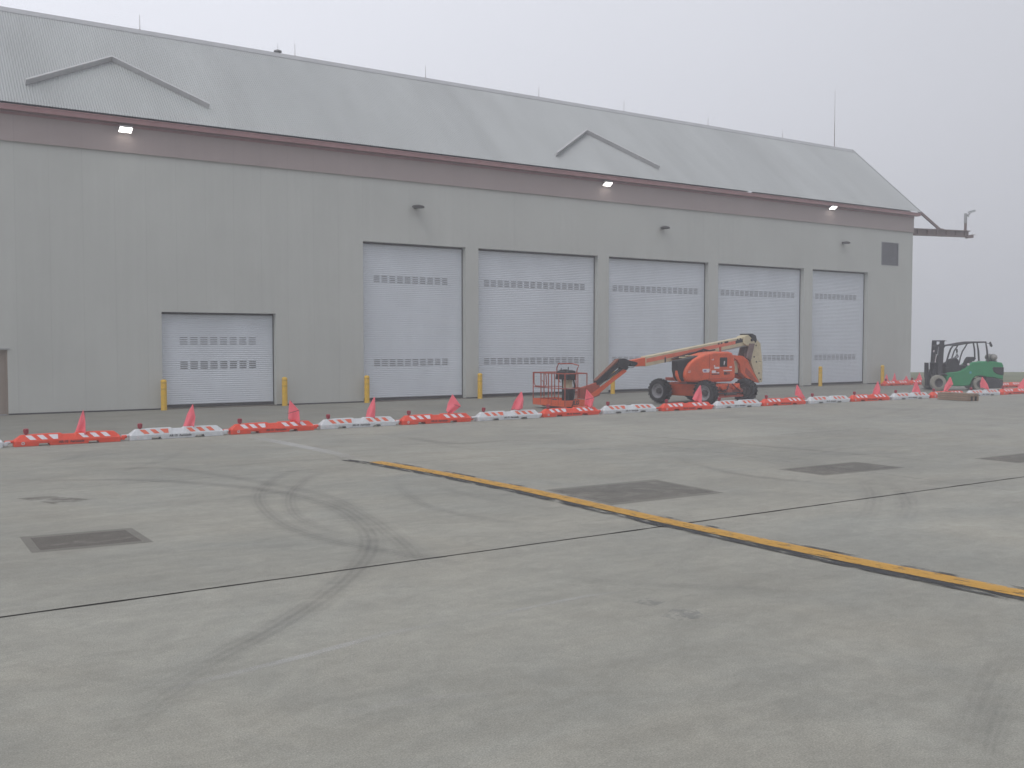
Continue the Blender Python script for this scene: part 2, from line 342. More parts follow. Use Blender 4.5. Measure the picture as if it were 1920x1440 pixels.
def strip(paths, name, mt, z0, step=0):
    """paths: (width, alpha, [(x,y)..]) smoothed into ribbons with uv (across, alpha)"""
    me = bpy.data.meshes.new(name); vs = []; fs = []; uvs = []
    for k, (wd, al, pts) in enumerate(paths):
        P = [Vector(p) for p in pts]; S = []
        for i in range(len(P)-1):
            p0, p1, p2, p3 = P[max(i-1,0)], P[i], P[i+1], P[min(i+2,len(P)-1)]
            for q in range(8):
                t = q/8
                S.append(.5*((2*p1) + (-p0+p2)*t + (2*p0-5*p1+4*p2-p3)*t*t + (-p0+3*p1-3*p2+p3)*t**3))
        S.append(P[-1]); b = len(vs); n = len(S)
        for i, p in enumerate(S):
            d = (S[min(i+1,n-1)] - S[max(i-1,0)]).normalized(); nn = Vector((-d.y, d.x))
            e = min(1, i/14, (n-1-i)/14)*al; z = z0 + k*step
            vs += [(p.x+nn.x*wd/2, p.y+nn.y*wd/2, z), (p.x-nn.x*wd/2, p.y-nn.y*wd/2, z)]; uvs += [(0, e), (1, e)]
        fs += [(b+2*i, b+2*i+1, b+2*i+3, b+2*i+2) for i in range(n-1)]
    me.from_pydata(vs, [], fs); me.materials.append(mt); ul = me.uv_layers.new(name='UVMap')
    for lp in me.loops: ul.data[lp.index].uv = uvs[lp.vertex_index]
    o = bpy.data.objects.new(name, me); COL.objects.link(o); return tag(o, kind='structure')

MARKS = [(0.28, 0.55, [(1.34, -28.15), (2.03, -27.67), (2.57, -27.25), (3.31, -26.54), (4.04, -25.67), (4.64, -24.75), (5.06, -23.7), (5.36, -22.19), (5.32, -20.88), (5.02, -19.72), (4.3, -18.4), (3.26, -17.35), (1.3, -16.29)]), (0.25, 0.4, [(4.59, -26.17), (4.84, -25.47), (5.08, -24.61), (5.43, -22.98), (5.66, -21.1), (5.44, -19.65), (5.03, -17.88), (4.39, -16.25), (3.32, -16.09), (1.68, -17.19)]), (0.22, 0.45, [(7.84, -17.56), (6.25, -18.09), (5.38, -19.26), (4.79, -20.53), (4.45, -21.85), (4.31, -23.13), (4.43, -24.19), (4.7, -25.05), (4.99, -25.72), (5.35, -26.56)]), (0.2, 0.3, [(7.7, -18.33), (6.54, -18.62), (5.73, -19.71), (5.14, -20.88), (4.7, -22.26), (4.62, -23.33), (4.78, -24.23)]), (0.22, 0.3, [(1.62, -15.31), (3.18, -13.89), (3.96, -12.22)]), (0.22, 0.35, [(3.37, -16.79), (4.8, -14.96), (6.07, -12.27)]), (0.2, 0.3, [(7.52, -19.6), (6.97, -20.87), (6.53, -22.42), (6.54, -23.31), (6.81, -24.34), (7.28, -25.08)]), (0.2, 0.2, [(7.99, -19.66), (7.53, -21.24), (7.61, -23.13), (8.1, -24.24)]), (0.3, 0.3, [(14.34, -23.66), (13.19, -24.95), (11.51, -26.22), (9.58, -27.27)]), (0.3, 0.35, [(14.61, -24.01), (13.23, -25.5), (11.94, -26.51), (10.19, -27.47)]), (0.25, 0.35, [(13.49, -19.9), (12.91, -21.57), (12.64, -22.88), (12.95, -24.16), (13.28, -24.59)]), (0.25, 0.3, [(13.91, -13.02), (15.64, -15.78), (16.51, -19.4), (17.05, -22.46), (17.39, -24.61)]), (0.25, 0.2, [(11.22, -16.34), (13.78, -18.91), (15.16, -20.65), (15.23, -22.61)]), (0.25, 0.3, [(7.57, -30.58), (6.4, -30.99), (5.49, -31.4), (4.76, -31.78)]), (0.15, 0.25, [(6.97, -30.96), (5.91, -31.37), (5.29, -31.65), (4.88, -31.86)]), (0.2, 0.2, [(5.28, -26.49), (5.77, -27.34), (6.47, -28.07), (7.37, -28.88), (8.31, -29.71)]), (0.3, 0.18, [(4.63, -29.28), (4.06, -29.7), (3.57, -30.05)]), (0.35, 0.4, [(10.62, -12.13), (10.82, -14.07), (11.17, -15.48), (12.59, -15.54), (13.22, -16.39)]), (0.3, 0.3, [(10.69, -14.59), (10.8, -16.58), (11.73, -17.69)]), (0.3, 0.2, [(9.61, -25.72), (7.67, -26.83), (6.48, -27.54)]), (0.3, 0.2, [(4.71, -29.33), (5.58, -28.93), (6.98, -28.84)]), (0.25, 0.25, [(7.28, -28.45), (7.71, -28.48), (8.02, -28.42)]), (0.3, 0.2, [(0.75, -26.66), (1.3, -27.65), (1.89, -28.4)]), (0.2, 0.25, [(16.06, -16.88), (16.15, -21.07), (18.01, -22.29), (20.86, -23.18)])]
PALE = [(0.12, 0.5, [(1.44, -28.16), (2.07, -28.05), (2.75, -27.93), (3.33, -27.8), (3.97, -27.78)]), (0.1, 0.5, [(4.22, -27.81), (4.78, -27.78), (5.39, -27.75), (5.83, -27.82)]), (0.12, 0.25, [(2.12, -29.14), (2.95, -29.21), (3.47, -29.43)]), (0.42, 0.85, [(7.62, -11.01), (7.84, -12.12), (7.95, -13.92), (8.04, -15.51), (7.98, -17.25)])]
rm = random.Random(21)
MARKS = [(w_*1.6, a_*(1.05 if k_ < 3 else 1.5), p_) for k_, (w_, a_, p_) in enumerate(MARKS)]
MARKS.append((.4, .3, [(2.9,-26.9),(2.0,-27.8),(1.2,-28.7),(.7,-29.4)]))
for k in range(34):      # long faint passes of tyres and sweepings, mostly along the hangar
    x = rm.uniform(-4, 34); y = rm.uniform(-30, -11); a_ = rm.uniform(-.5, .5); l_ = rm.uniform(4, 14); c_ = rm.uniform(-.25, .25)
    MARKS.append((rm.uniform(.12, .5), rm.uniform(.10, .34), [(x + l_*t_*math.cos(a_ + c_*t_), y + l_*t_*math.sin(a_ + c_*t_)) for t_ in (0, .33, .66, 1)]))
strip(MARKS, 'pavement_marks', M['mark'], .0052, .0001)
strip(PALE, 'pavement_scars', M['pale'], .0015, .0002)
def flat(name, rects, mt, z):
    q = MB()
    for pts in rects: q.add([(x, y, z) for x, y in pts], [tuple(range(len(pts)))])
    return tag(q.build(name, mt), kind='structure')
LINE = [(8.08,-17.6),(8.36,-20),(8.5,-22.2),(8.5,-25.5),(8.6,-28.1),(8.76,-30),(8.9,-34)]
def offs(L, a, b): return [[(L[i][0]+a, L[i][1]), (L[i][0]+b, L[i][1]), (L[i+1][0]+b, L[i+1][1]), (L[i+1][0]+a, L[i+1][1])] for i in range(len(L)-1)]
LB = [(7.93,-17.0)] + LINE
flat('road_marking_black', offs(LB, -.30, -.10), M['bpaint'], .0110)
flat('road_marking_black', offs(LINE, .12, .24), paint_mat('black_paint_patchy', (.045,.045,.047), .95, 2.2, .44, (1.5,.6,1)), .0110)
flat('road_marking_yellow', offs(LINE, -.13, .14), M['ypaint'], .0135)
rj = random.Random(2); JP = [(x*.23-6, -25.6 + rj.uniform(-.004,.004), rj.choice((.011,.014,.017,.021))) for x in range(256)]
flat('pavement_joint', [[(a[0],a[1]-a[2]),(b[0],b[1]-b[2]),(b[0],b[1]+b[2]),(a[0],a[1]+a[2])] for a, b in zip(JP, JP[1:])], M['seal'], .004)
flat('pavement_joint', [[(-60,-18.01),(53,-18.01),(53,-17.99),(-60,-17.99)], [(-60,-10.31),(53,-10.31),(53,-10.29),(-60,-10.29)], [(14.8,-33.2),(14.82,-33.2),(14.82,-.2),(14.8,-.2)], [(22.4,-33.2),(22.42,-33.2),(22.42,-.2),(22.4,-.2)], [(30,-33),(30.02,-33),(30.02,-.2),(30,-.2)], [(37.6,-33),(37.62,-33),(37.62,-.2),(37.6,-.2)]],
     paint_mat('joint_faint', (.12,.115,.11), .5, 3, .5), .002)
PATCH = [((1.42,-21.92),(2.66,-22.05),(2.68,-23.1),(1.42,-22.98)), ((8.78,-22.3),(11.0,-22.36),(10.9,-24.05),(8.72,-24.0)), ((13.75,-22.6),(15.88,-22.62),(15.9,-23.72),(13.75,-23.62)), ((18.3,-23.6),(20.4,-23.6),(20.4,-24.6),(18.3,-24.5))]
def inset(P, f):
    cx = sum(p[0] for p in P)/len(P); cy = sum(p[1] for p in P)/len(P); return tuple((cx+(x-cx)*f, cy+(y-cy)*f*.9) for x, y in P)
flat('pavement_patch', PATCH, paint_mat('patch_grey', (.17,.155,.14), .34, 1.6, .72, rough=.85), .0030)
flat('pavement_patch', [inset(P, .84) for P in PATCH[:1]], paint_mat('patch_dark', (.12,.10,.09), .28, 1.7, .6, (1,1.6,1), rough=.85), .0036)
flat('pavement_patch', [inset(P, .93) for P in PATCH[1:]], paint_mat('patch_mid', (.14,.13,.12), .16, 2.5, .56, rough=.85), .0036)
flat('pavement_patch', [((1.75,-18.7),(2.2,-18.72),(2.7,-19.45),(2.15,-19.6))], paint_mat('patch_faint', (.15,.13,.115), .4, 3, .5, rough=.85), .0030)
flat('pavement_stain', [((5.5,-28.62),(5.75,-28.5),(5.9,-28.62),(5.8,-28.85),(5.55,-28.8)), ((5.6,-28.15),(5.8,-28.1),(5.85,-28.3),(5.65,-28.35))], paint_mat('stain_grey', (.18,.19,.2), .22, 9, .52, rough=.8), .0034)

# ---------------------------------------------------------------- the hangar
XL, XR = -14.0, 50.53
hangar = empty('hangar_building', (18, 0, 0), 'long pale grey metal hangar with a pitched roof, mauve band and six white roller doors', 'building')
OPEN = [(2.72, 3.62, 2.08), (8.38, 12.43, 3.37), (15.93, 20.51, 6.22), (21.13, 27.42, 6.22), (28.05, 34.28, 6.22), (34.93, 41.22, 6.22), (41.89, 46.52, 6.22)]
LV = (47.66, 49.19, 6.69, 7.99)
REC = .27
def front_wall():
    q = MB(); xs = sorted({XL, XR, LV[0], LV[1]} | {v for o in OPEN for v in o[:2]}); zs = sorted({0, 8.69, LV[2], LV[3]} | {o[2] for o in OPEN})
    for i in range(len(xs)-1):
        for j in range(len(zs)-1):
            cx, cz = (xs[i]+xs[i+1])/2, (zs[j]+zs[j+1])/2
            if any(o[0] < cx < o[1] and cz < o[2] for o in OPEN) or (LV[0] < cx < LV[1] and LV[2] < cz < LV[3]): continue
            q.add([(xs[i],0,zs[j]),(xs[i+1],0,zs[j]),(xs[i+1],0,zs[j+1]),(xs[i],0,zs[j+1])], [(0,1,2,3)])
    for x0, x1, z1 in OPEN:
        d = REC + .12
        q.add([(x0,0,0),(x0,d,0),(x0,d,z1),(x0,0,z1)], [(0,1,2,3)]); q.add([(x1,0,0),(x1,d,0),(x1,d,z1),(x1,0,z1)], [(0,1,2,3)])
        q.add([(x0,0,z1),(x1,0,z1),(x1,d,z1),(x0,d,z1)], [(0,1,2,3)])
    return q
front_wall().build('wall', M['wall'], hangar, world=True)
ROOF_Y, ROOF_Z, RID_Y, RID_Z = -.30, 9.83, 4.5, 14.17
gw = MB()
for X in (XR, XL):
    gw.add([(X,0,0),(X,30,0),(X,30,9.5),(X,RID_Y,RID_Z-.2),(X,0,9.75)], [(0,1,2,3,4)])
gw.add([(XL,30,0),(XR,30,0),(XR,30,9.5),(XL,30,9.5)], [(0,1,2,3)])
gw.build('gable_wall', M['wall'], hangar, world=True)
q = MB(); q.box(XL, XR+.01, -.05, .0, 8.69, 9.66); q.build('accent_band', M['band'], hangar, world=True)
q = MB(); q.box(XL, XR+.02, -.075, -.051, 8.665, 8.70); q.build('band_drip', M['band'], hangar, world=True)
q = MB(); q.prism([(0,0)], 0, 0) if False else None
# gutter: shallow channel with a lip
q.box(XL, XR+.22, -.30, -.052, 9.60, 9.63); q.box(XL, XR+.22, -.33, -.301, 9.60, 9.765); q.box(XL, XR+.22, -.345, -.331, 9.735, 9.77)
q.box(XL, XR+.0, -.075, -.051, 9.50, 9.585)
q.build('gutter', M['gutter'], hangar, world=True)
# corrugated roof slope
def corrugated(x0, x1, p0, p1, pitch, depth, n=4):
    q = MB(); k = int((x1-x0)/pitch*n); nrm = Vector((0, -(p1[1]-p0[1]), p1[0]-p0[0])).normalized(); rows = 5
    for r in range(rows):
        t = r/(rows-1); y = p0[0]+(p1[0]-p0[0])*t; z = p0[1]+(p1[1]-p0[1])*t
        for i in range(k+1):
            h = depth*(.5 - .5*math.cos(2*math.pi*i/n)); q.v.append((x0+(x1-x0)*i/k, y+nrm.y*h, z+nrm.z*h))
    for r in range(rows-1):
        for i in range(k):
            a_ = r*(k+1)+i; q.f.append((a_, a_+1, a_+k+2, a_+k+1)); q.m.append(0)
    return q
corrugated(XL, XR+.2, (ROOF_Y, ROOF_Z), (RID_Y, RID_Z), .084, .026).build('roof', M['roof'], hangar, world=True)
q = MB(); q.add([(XL,RID_Y+.1,RID_Z),(XR+.2,RID_Y+.1,RID_Z),(XR+.2,30.3,RID_Z-4.5),(XL,30.3,RID_Z-4.5)], [(0,1,2,3)]); q.build('rear_roof', M['roof'], hangar, world=True)
q = MB()
sl = Vector((0, RID_Y-ROOF_Y, RID_Z-ROOF_Z)).normalized(); nr = Vector((0,-sl.z, sl.y))
c0 = Vector((0,RID_Y,RID_Z)) + nr*.035; c1 = c0 - sl*.33
for a_, b_ in (((c1), (c0)), ((c0), (c0+Vector((0,.4,-.02))))):
    q.add([(XL,a_.y,a_.z),(XR+.25,a_.y,a_.z),(XR+.25,b_.y,b_.z),(XL,b_.y,b_.z)], [(0,1,2,3)])
q.add([(XL,c1.y,c1.z),(XR+.25,c1.y,c1.z),(XR+.25,c1.y,c1.z-.03),(XL,c1.y,c1.z-.03)], [(0,1,2,3)])
q.build('ridge_cap', M['trim'], hangar, world=True)
q = MB(); q.beam((XR+.23, ROOF_Y, ROOF_Z-.02), (XR+.23, RID_Y, RID_Z-.02), .05, .16); q.build('rake_trim', M['trim'], hangar, world=True)
# upside-down V water diverters
for x0, xa, x1, yb, yt in ((4.37, 7.36, 10.25, .62, 2.45), (25.36, 28.45, 31.34, .48, 2.35)):
    q = MB(); z = lambda y: ROOF_Z + (y-ROOF_Y)*(RID_Z-ROOF_Z)/(RID_Y-ROOF_Y)
    for xa_, xb_ in ((x0, xa), (xa, x1)):
        pa = (xa_, yb if xa_ != xa else yt); pb = (xb_, yt if xb_ == xa else yb)
        A = Vector((pa[0], pa[1], z(pa[1]))); B = Vector((pb[0], pb[1], z(pb[1])))
        vs = [A+nr*.012, B+nr*.012, B+nr*.21, A+nr*.21]; off = -sl*.09
        vs2 = [v + off for v in vs]
        q.add(vs + vs2, [(0,1,2,3),(7,6,5,4),(0,4,5,1),(1,5,6,2),(2,6,7,3),(3,7,4,0)])
    q.build('roof_diverter', M['divert'], hangar, world=True)
# lightning rods and a small roof vent on the ridge
for x, h in ((8.85,.62), (15.02,.55), (21.16,.6), (27.37,.52), (32.71,.58), (38.68,.5), (44.66,.5)):
    q = MB(); q.cyl((x,RID_Y+.1,RID_Z-.02), (x,RID_Y+.1,RID_Z+h), .011, .006, 6); q.cyl((x,RID_Y+.1,RID_Z-.02), (x,RID_Y+.1,RID_Z+.07), .03, .03, 8)
    q.build('lightning_rod', M['steel'], hangar, world=True)
q = MB(); q.cyl((14.32,RID_Y+.2,RID_Z-.05), (14.32,RID_Y+.2,RID_Z+.17), .05, .05, 10); q.revolve((14.32,RID_Y+.2,RID_Z+.12), (0,0,1), [(0,.16),(.05,.16),(.11,.02)], 16); q.cyl((14.32,RID_Y+.2,RID_Z+.2), (14.32,RID_Y+.2,RID_Z+.5), .008, .005, 6)
q.build('roof_vent', M['fixbody'], hangar, world=True)
q = MB(); q.cyl((49.26,RID_Y+.1,RID_Z-.02), (49.26,RID_Y+.1,RID_Z+1.5), .022, .016, 8); q.cyl((49.26,RID_Y+.1,RID_Z+1.5), (49.26,RID_Y+.1,RID_Z+3.45), .014, .006, 6)
q.build('antenna', M['steel'], hangar, world=True)

# roller doors
def roller_door(x0, x1, z1, rows, nv, vx0, vx1, lab):
    q = MB(); y = REC; p = .075; zb = .14; n = int((z1-zb)/p)
    prof = []
    for i in range(n+1):
        z = zb + i*p
        prof += [(y+.012, z), (y, z+.012), (y-.004, z+.037), (y, z+.063)]
    vs = []; fs = []
    for yy, zz in prof: vs += [(x0+.05, yy, min(zz, z1)), (x1-.03, yy, min(zz, z1))]
    for i in range(len(prof)-1): fs.append((2*i, 2*i+1, 2*i+3, 2*i+2))
    q.add(vs, fs)
    d = q.build('roller_door', M['door'], hangar, world=True); d['label'] = lab
    for zt in rows:
        r = MB(); st = (vx1-vx0)/(nv-.28)*1.0; wv = st*.72
        for k in range(nv):
            a_ = vx0 + k*st
            for s_ in range(4):
                zc = zt - s_*.075 + .0; r.box(a_, a_+wv, y-.012, y+.01, zc-.0095, zc+.0095)
        r.build('vent_row', M['slit'], d, world=True)
    b = MB(); b.box(x0+.05, x1-.03, y-.02, y+.02, .05, .14); b.build('bottom_bar', M['gap'], d, world=True)
    b = MB(); b.box(x1-.03, x1-.002, y-.03, y+.02, .02, z1-.003); b.build('guide_rail', M['gap'], d, world=True); b = MB(); b.box(x0+.002, x0+.05, y-.03, y+.02, .02, z1-.003); b.build('guide_rail', M['gap'], d, world=True)
    b = MB(); b.box(x0+.05, x1-.03, y-.05, y-.006, z1-.07, z1-.003); b.build('head_shadow_strip', M['gap'], d, world=True)  # dark strip standing in for the shadow under the door head
    s = MB(); s.box(x0+.004, x1-.004, .02, y-.03, .002, .03); s.build('sill', M['sill'], d, world=True)
dz = [4.92, 1.64]
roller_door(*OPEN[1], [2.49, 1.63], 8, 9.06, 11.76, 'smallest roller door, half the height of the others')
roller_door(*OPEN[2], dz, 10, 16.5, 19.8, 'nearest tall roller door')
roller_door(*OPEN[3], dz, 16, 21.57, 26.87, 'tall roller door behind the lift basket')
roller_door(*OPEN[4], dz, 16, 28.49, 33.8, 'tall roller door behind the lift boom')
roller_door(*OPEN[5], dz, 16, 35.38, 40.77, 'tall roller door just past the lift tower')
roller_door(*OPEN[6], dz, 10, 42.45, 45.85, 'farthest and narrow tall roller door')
# personnel door at the left edge
x0, x1, z1 = OPEN[0]
q = MB(); q.box(x0+.05, x1-.05, .10, .15, .03, z1-.05); d = q.build('entry_door', M['tan'], hangar, world=True)
q = MB(); q.box(x0, x0+.05, .03, .17, 0, z1); q.box(x1-.05, x1, .03, .17, 0, z1); q.box(x0+.05, x1-.05, .03, .17, z1-.05, z1); q.build('door_frame', M['tan'], d, world=True)
q = MB(); q.box(x0-.06, x1+.07, -.05, .0, z1+.012, z1+.05); q.build('drip_cap', M['trim'], d, world=True)
q = MB(); q.cyl((x0+.14,.10,1.02), (x0+.14,.04,1.02), .02); q.beam((x0+.13,.045,1.02), (x0+.26,.045,1.02), .02, .025); q.build('handle', M['rim'], d, world=True)
q = MB(); q.box(x0+.05, x1-.05, .0, .099, .003, .028); q.build('threshold', M['rim'], d, world=True)
# louver
q = MB(); n = 17
for k in range(n):
    z = LV[2] + .05 + (LV[3]-LV[2]-.1)*k/(n-1)
    q.add([(LV[0]+.04,-.01,z-.03),(LV[1]-.04,-.01,z-.03),(LV[1]-.04,.05,z+.025),(LV[0]+.04,.05,z+.025)], [(0,1,2,3)])
q.build('louver_vent', M['louver'], hangar, world=True)
q = MB(); q.box(LV[0],LV[0]+.04,-.02,.06,LV[2],LV[3]); q.box(LV[1]-.04,LV[1],-.02,.06,LV[2],LV[3]); q.box(LV[0]+.04,LV[1]-.04,-.02,.06,LV[3]-.04,LV[3]); q.box(LV[0]+.04,LV[1]-.04,-.02,.06,LV[2],LV[2]+.04)
q.box(LV[0],LV[1],.062,.08,LV[2],LV[3])
q.build('louver_frame', M['louver'], hangar, world=True)
# base flashing
q = MB(); ed = [XL] + [v for o in OPEN for v in o[:2]] + [XR]
for i in range(0, len(ed), 2): MB().box(ed[i]+.002, ed[i+1]-.002, -.018, -.001, .004, .05).build('base_flashing', M['gap'], hangar, world=True)

# ---------------------------------------------------------------- door track outrigger past the gable and its camera
og = empty('track_outrigger', (XR+.02, .5, 8.6), 'rusty brown steel beam sticking out past the hangar gable, held by a sloping tie', 'steel beam')
A = Vector((XR-.3, .55, 8.78)); B = Vector((56.5, .30, 8.98))
q = MB(); q.beam(A+Vector((0,0,.17)), B+Vector((0,0,.17)), .3, .06); q.beam(A-Vector((0,0,.17)), B-Vector((.1,0,.17)), .3, .06); q.beam(A, B, .07, .32)
for k in range(7):
    p_ = A.lerp(B, (k+.5)/7); q.beam(p_+Vector((0,0,-.14)), p_+Vector((0,0,.14)), .26, .03)
q.build('track_beam', M['steel'], og, world=True)
q = MB(); q.beam((56.35,.3,8.80), (56.9,.28,8.86), .2, .2); q.cyl((56.8,.28,8.95), (57.2,.26,8.97), .02); q.build('end_stop', M['steel'], og, world=True)
q = MB(); q.beam((XR+.28, 1.35, 11.25), (53.75, .42, 9.1), .10, .14); q.build('tie_strut', M['steel'], og, world=True)
q = MB(); q.box(53.5, 53.95, .25, .6, 9.06, 9.14); q.build('strut_bracket', M['steel'], og, world=True)
ca = empty('security_camera', (56.2, .3, 9.17), 'white camera on a short post at the outer end of the rusty beam', 'camera')
q = MB(); q.cyl((56.2,.3,9.17), (56.2,.3,9.62), .085, .08); q.build('mount_post', M['steel'], ca, world=True)
q = MB(); q.cyl((56.2,.3,9.62), (56.2,.3,10.22), .095, .085); q.cyl((56.2,.3,10.2), (56.45,.25,10.05), .04); q.build('post_sleeve', M['trim'], ca, world=True)
q = MB(); q.tube([(56.28,.28,10.12),(56.5,.26,10.17),(56.62,.24,10.3)], .03); q.build('arm', M['trim'], ca, world=True)
q = MB(); q.beam((56.45,.25,10.28), (56.98,.2,10.42), .14, .12); q.beam((56.42,.25,10.37), (57.05,.2,10.5), .18, .02); q.build('housing', M['white'], ca, world=True, bevel=.02)

# ---------------------------------------------------------------- wall lamps
def flood(x, z, lab):
    t = empty('flood_light', (x, -.05, z), lab, 'lamp', 'lit flood lights on the mauve band')
    q = MB(); q.cyl((x, -.052, z+.02), (x, -.14, z+.02), .06); q.build('bracket', M['fixbody'], t, world=True)
    q = MB(); a = R(38); c, s = math.cos(a), math.sin(a)
    def P(u, v, w_): return (x+u, -.16 - v*c + w_*s*0 - w_*s, z + .05 - v*s*-1*-1 + w_*c)
    vs = [P(u, v, w_) for u, v, w_ in ((-.27,0,0),(.27,0,0),(.27,.34,0),(-.27,.34,0),(-.24,0,.09),(.24,0,.09),(.24,.3,.09),(-.24,.3,.09))]
    q.add(vs, [(0,3,2,1),(4,5,6,7),(0,1,5,4),(1,2,6,5),(2,3,7,6),(3,0,4,7)]); q.build('housing', M['fixbody'], t, world=True)
    # glass faces outward and a little down
    q = MB(); q.box(x-.24, x+.24, -.47, -.17, z-.165, z-.15)
    vs = [(x-.24,-.15,z-.20),(x+.24,-.15,z-.20),(x+.24,-.44,z-.02-.17),(x-.24,-.44,z-.02-.17)]
    q = MB(); q.add([(x-.25,-.15,z-.10),(x+.25,-.15,z-.10),(x+.25,-.40,z+.045),(x-.25,-.40,z+.045),(x-.25,-.13,z-.06),(x+.25,-.13,z-.06),(x+.25,-.38,z+.085),(x-.25,-.38,z+.085)],
                    [(0,1,2,3),(7,6,5,4),(0,4,5,1),(1,5,6,2),(2,6,7,3),(3,7,4,0)])
    q.build('lens', M['lamp'], t, world=True)
def flood2(x, z, lab):
    t = empty('flood_light', (x, -.05, z), lab, 'lamp', 'lit flood lights on the mauve band')
    q = MB(); q.box(x-.06, x+.06, -.16, -.052, z-.05, z+.09); q.build('bracket', M['fixbody'], t, world=True)
    pts = [(-.16, -.10), (-.36, .02), (-.36, .06), (-.33, .09), (-.16, .0)]
    q = MB()
    q.add([(x-.21, y, z+h) for y, h in pts] + [(x+.21, y, z+h) for y, h in pts], [(0,1,2,3,4), (9,8,7,6,5)] + [(i, i+5, (i+1)%5+5, (i+1)%5) for i in range(5)])
    q.build('housing', M['fixbody'], t, world=True)
    q = MB(); q.add([(x-.195,-.165,z-.107),(x+.195,-.165,z-.107),(x+.195,-.365,z+.013),(x-.195,-.365,z+.013),(x-.195,-.16,z-.1),(x+.195,-.16,z-.1),(x+.195,-.36,z+.02),(x-.195,-.36,z+.02)],
                    [(0,3,2,1),(4,5,6,7),(0,1,5,4),(1,2,6,5),(2,3,7,6),(3,0,4,7)])
    q.build('lens', M['lamp'], t, world=True)
flood2(7.25, 9.42, 'lit white flood light on the mauve band above the small roller door')
flood2(27.75, 9.44, 'lit white flood light on the mauve band above the tall doors in the middle')
flood2(43.15, 9.55, 'lit white flood light on the mauve band nearest the foggy far gable')
def oval(x, z, lab):
    t = empty('wall_light', (x, 0, z), lab, 'lamp', 'unlit oval wall lights above the doors')
    q = MB(); q.box(x-.07, x+.07, -.06, -.001, z-.05, z+.07); q.build('bracket', M['fixture'], t, world=True)
    q = MB(); n = 20; vs = []; 
    for zz, s in ((-.055,.55), (-.03,.95), (.01,1), (.05,.8), (.075,.35)):
        for i in range(n):
            g_ = 2*math.pi*i/n; vs.append((x + .27*s*math.cos(g_), -.24 + .18*s*math.sin(g_), z+zz))
    q.add(vs, [tuple(range(n-1,-1,-1)), tuple(range(4*n,5*n))] + [(j*n+i, j*n+(i+1)%n, (j+1)*n+(i+1)%n, (j+1)*n+i) for j in range(4) for i in range(n)])
    q.build('shade', M['fixture'], t, world=True, smooth=True)
oval(18.21, 7.67, 'unlit dark oval wall light above the nearest tall roller door')
oval(31.22, 7.69, 'unlit dark oval wall light above the door behind the lift boom')
oval(44.3, 7.72, 'unlit dark oval wall light above the narrow roller door near the louver')

# ---------------------------------------------------------------- bollards
def bollard(x, y, lab, first=[None]):
    if first[0] is None:
        t = empty('bollard', (0,0,0), lab, 'bollard', 'yellow bollards beside the doors'); first[0] = t
        q = MB(); q.revolve((0,0,0), (0,0,1), [(0,.10),(.72,.10),(.722,.094),(.735,.094),(.737,.1),(.93,.1),(.932,.094),(.945,.094),(.947,.1),(1.0,.1),(1.03,.085),(1.05,.05),(1.055,0)], 20)
        q.build('post', M['yellow'], t, smooth=True)
        q = MB(); q.revolve((0,0,0), (0,0,1), [(.72,.096),(.7201,.1005),(.7365,.1005),(.7366,.096)], 20); q.build('groove_ring', M['yband'], t, smooth=True); q = MB(); q.revolve((0,0,0), (0,0,1), [(.93,.096),(.9301,.1005),(.9465,.1005),(.9466,.096)], 20)
        q.build('groove_ring', M['yband'], t, smooth=True)
    else: t = copy_tree(first[0])
    t.location = (x, y, 0); t['label'] = lab
bollard(8.34, -.32, 'yellow bollard on the entry door side of the small roller door')
bollard(12.63, -.32, 'yellow bollard between the small roller door and the plain wall beside the tall doors')
bollard(15.91, -.32, 'yellow bollard at the foot of the nearest tall roller door')
bollard(21.0, -.32, 'yellow bollard by the pillar between the first two tall doors')
bollard(28.04, -.32, 'yellow bollard seen under the jib of the orange lift')
bollard(42.22, -.32, 'yellow bollard in front of the farthest, narrow roller door')
bollard(47.48, -.32, 'yellow bollard by the far hangar corner next to the small pink flags')

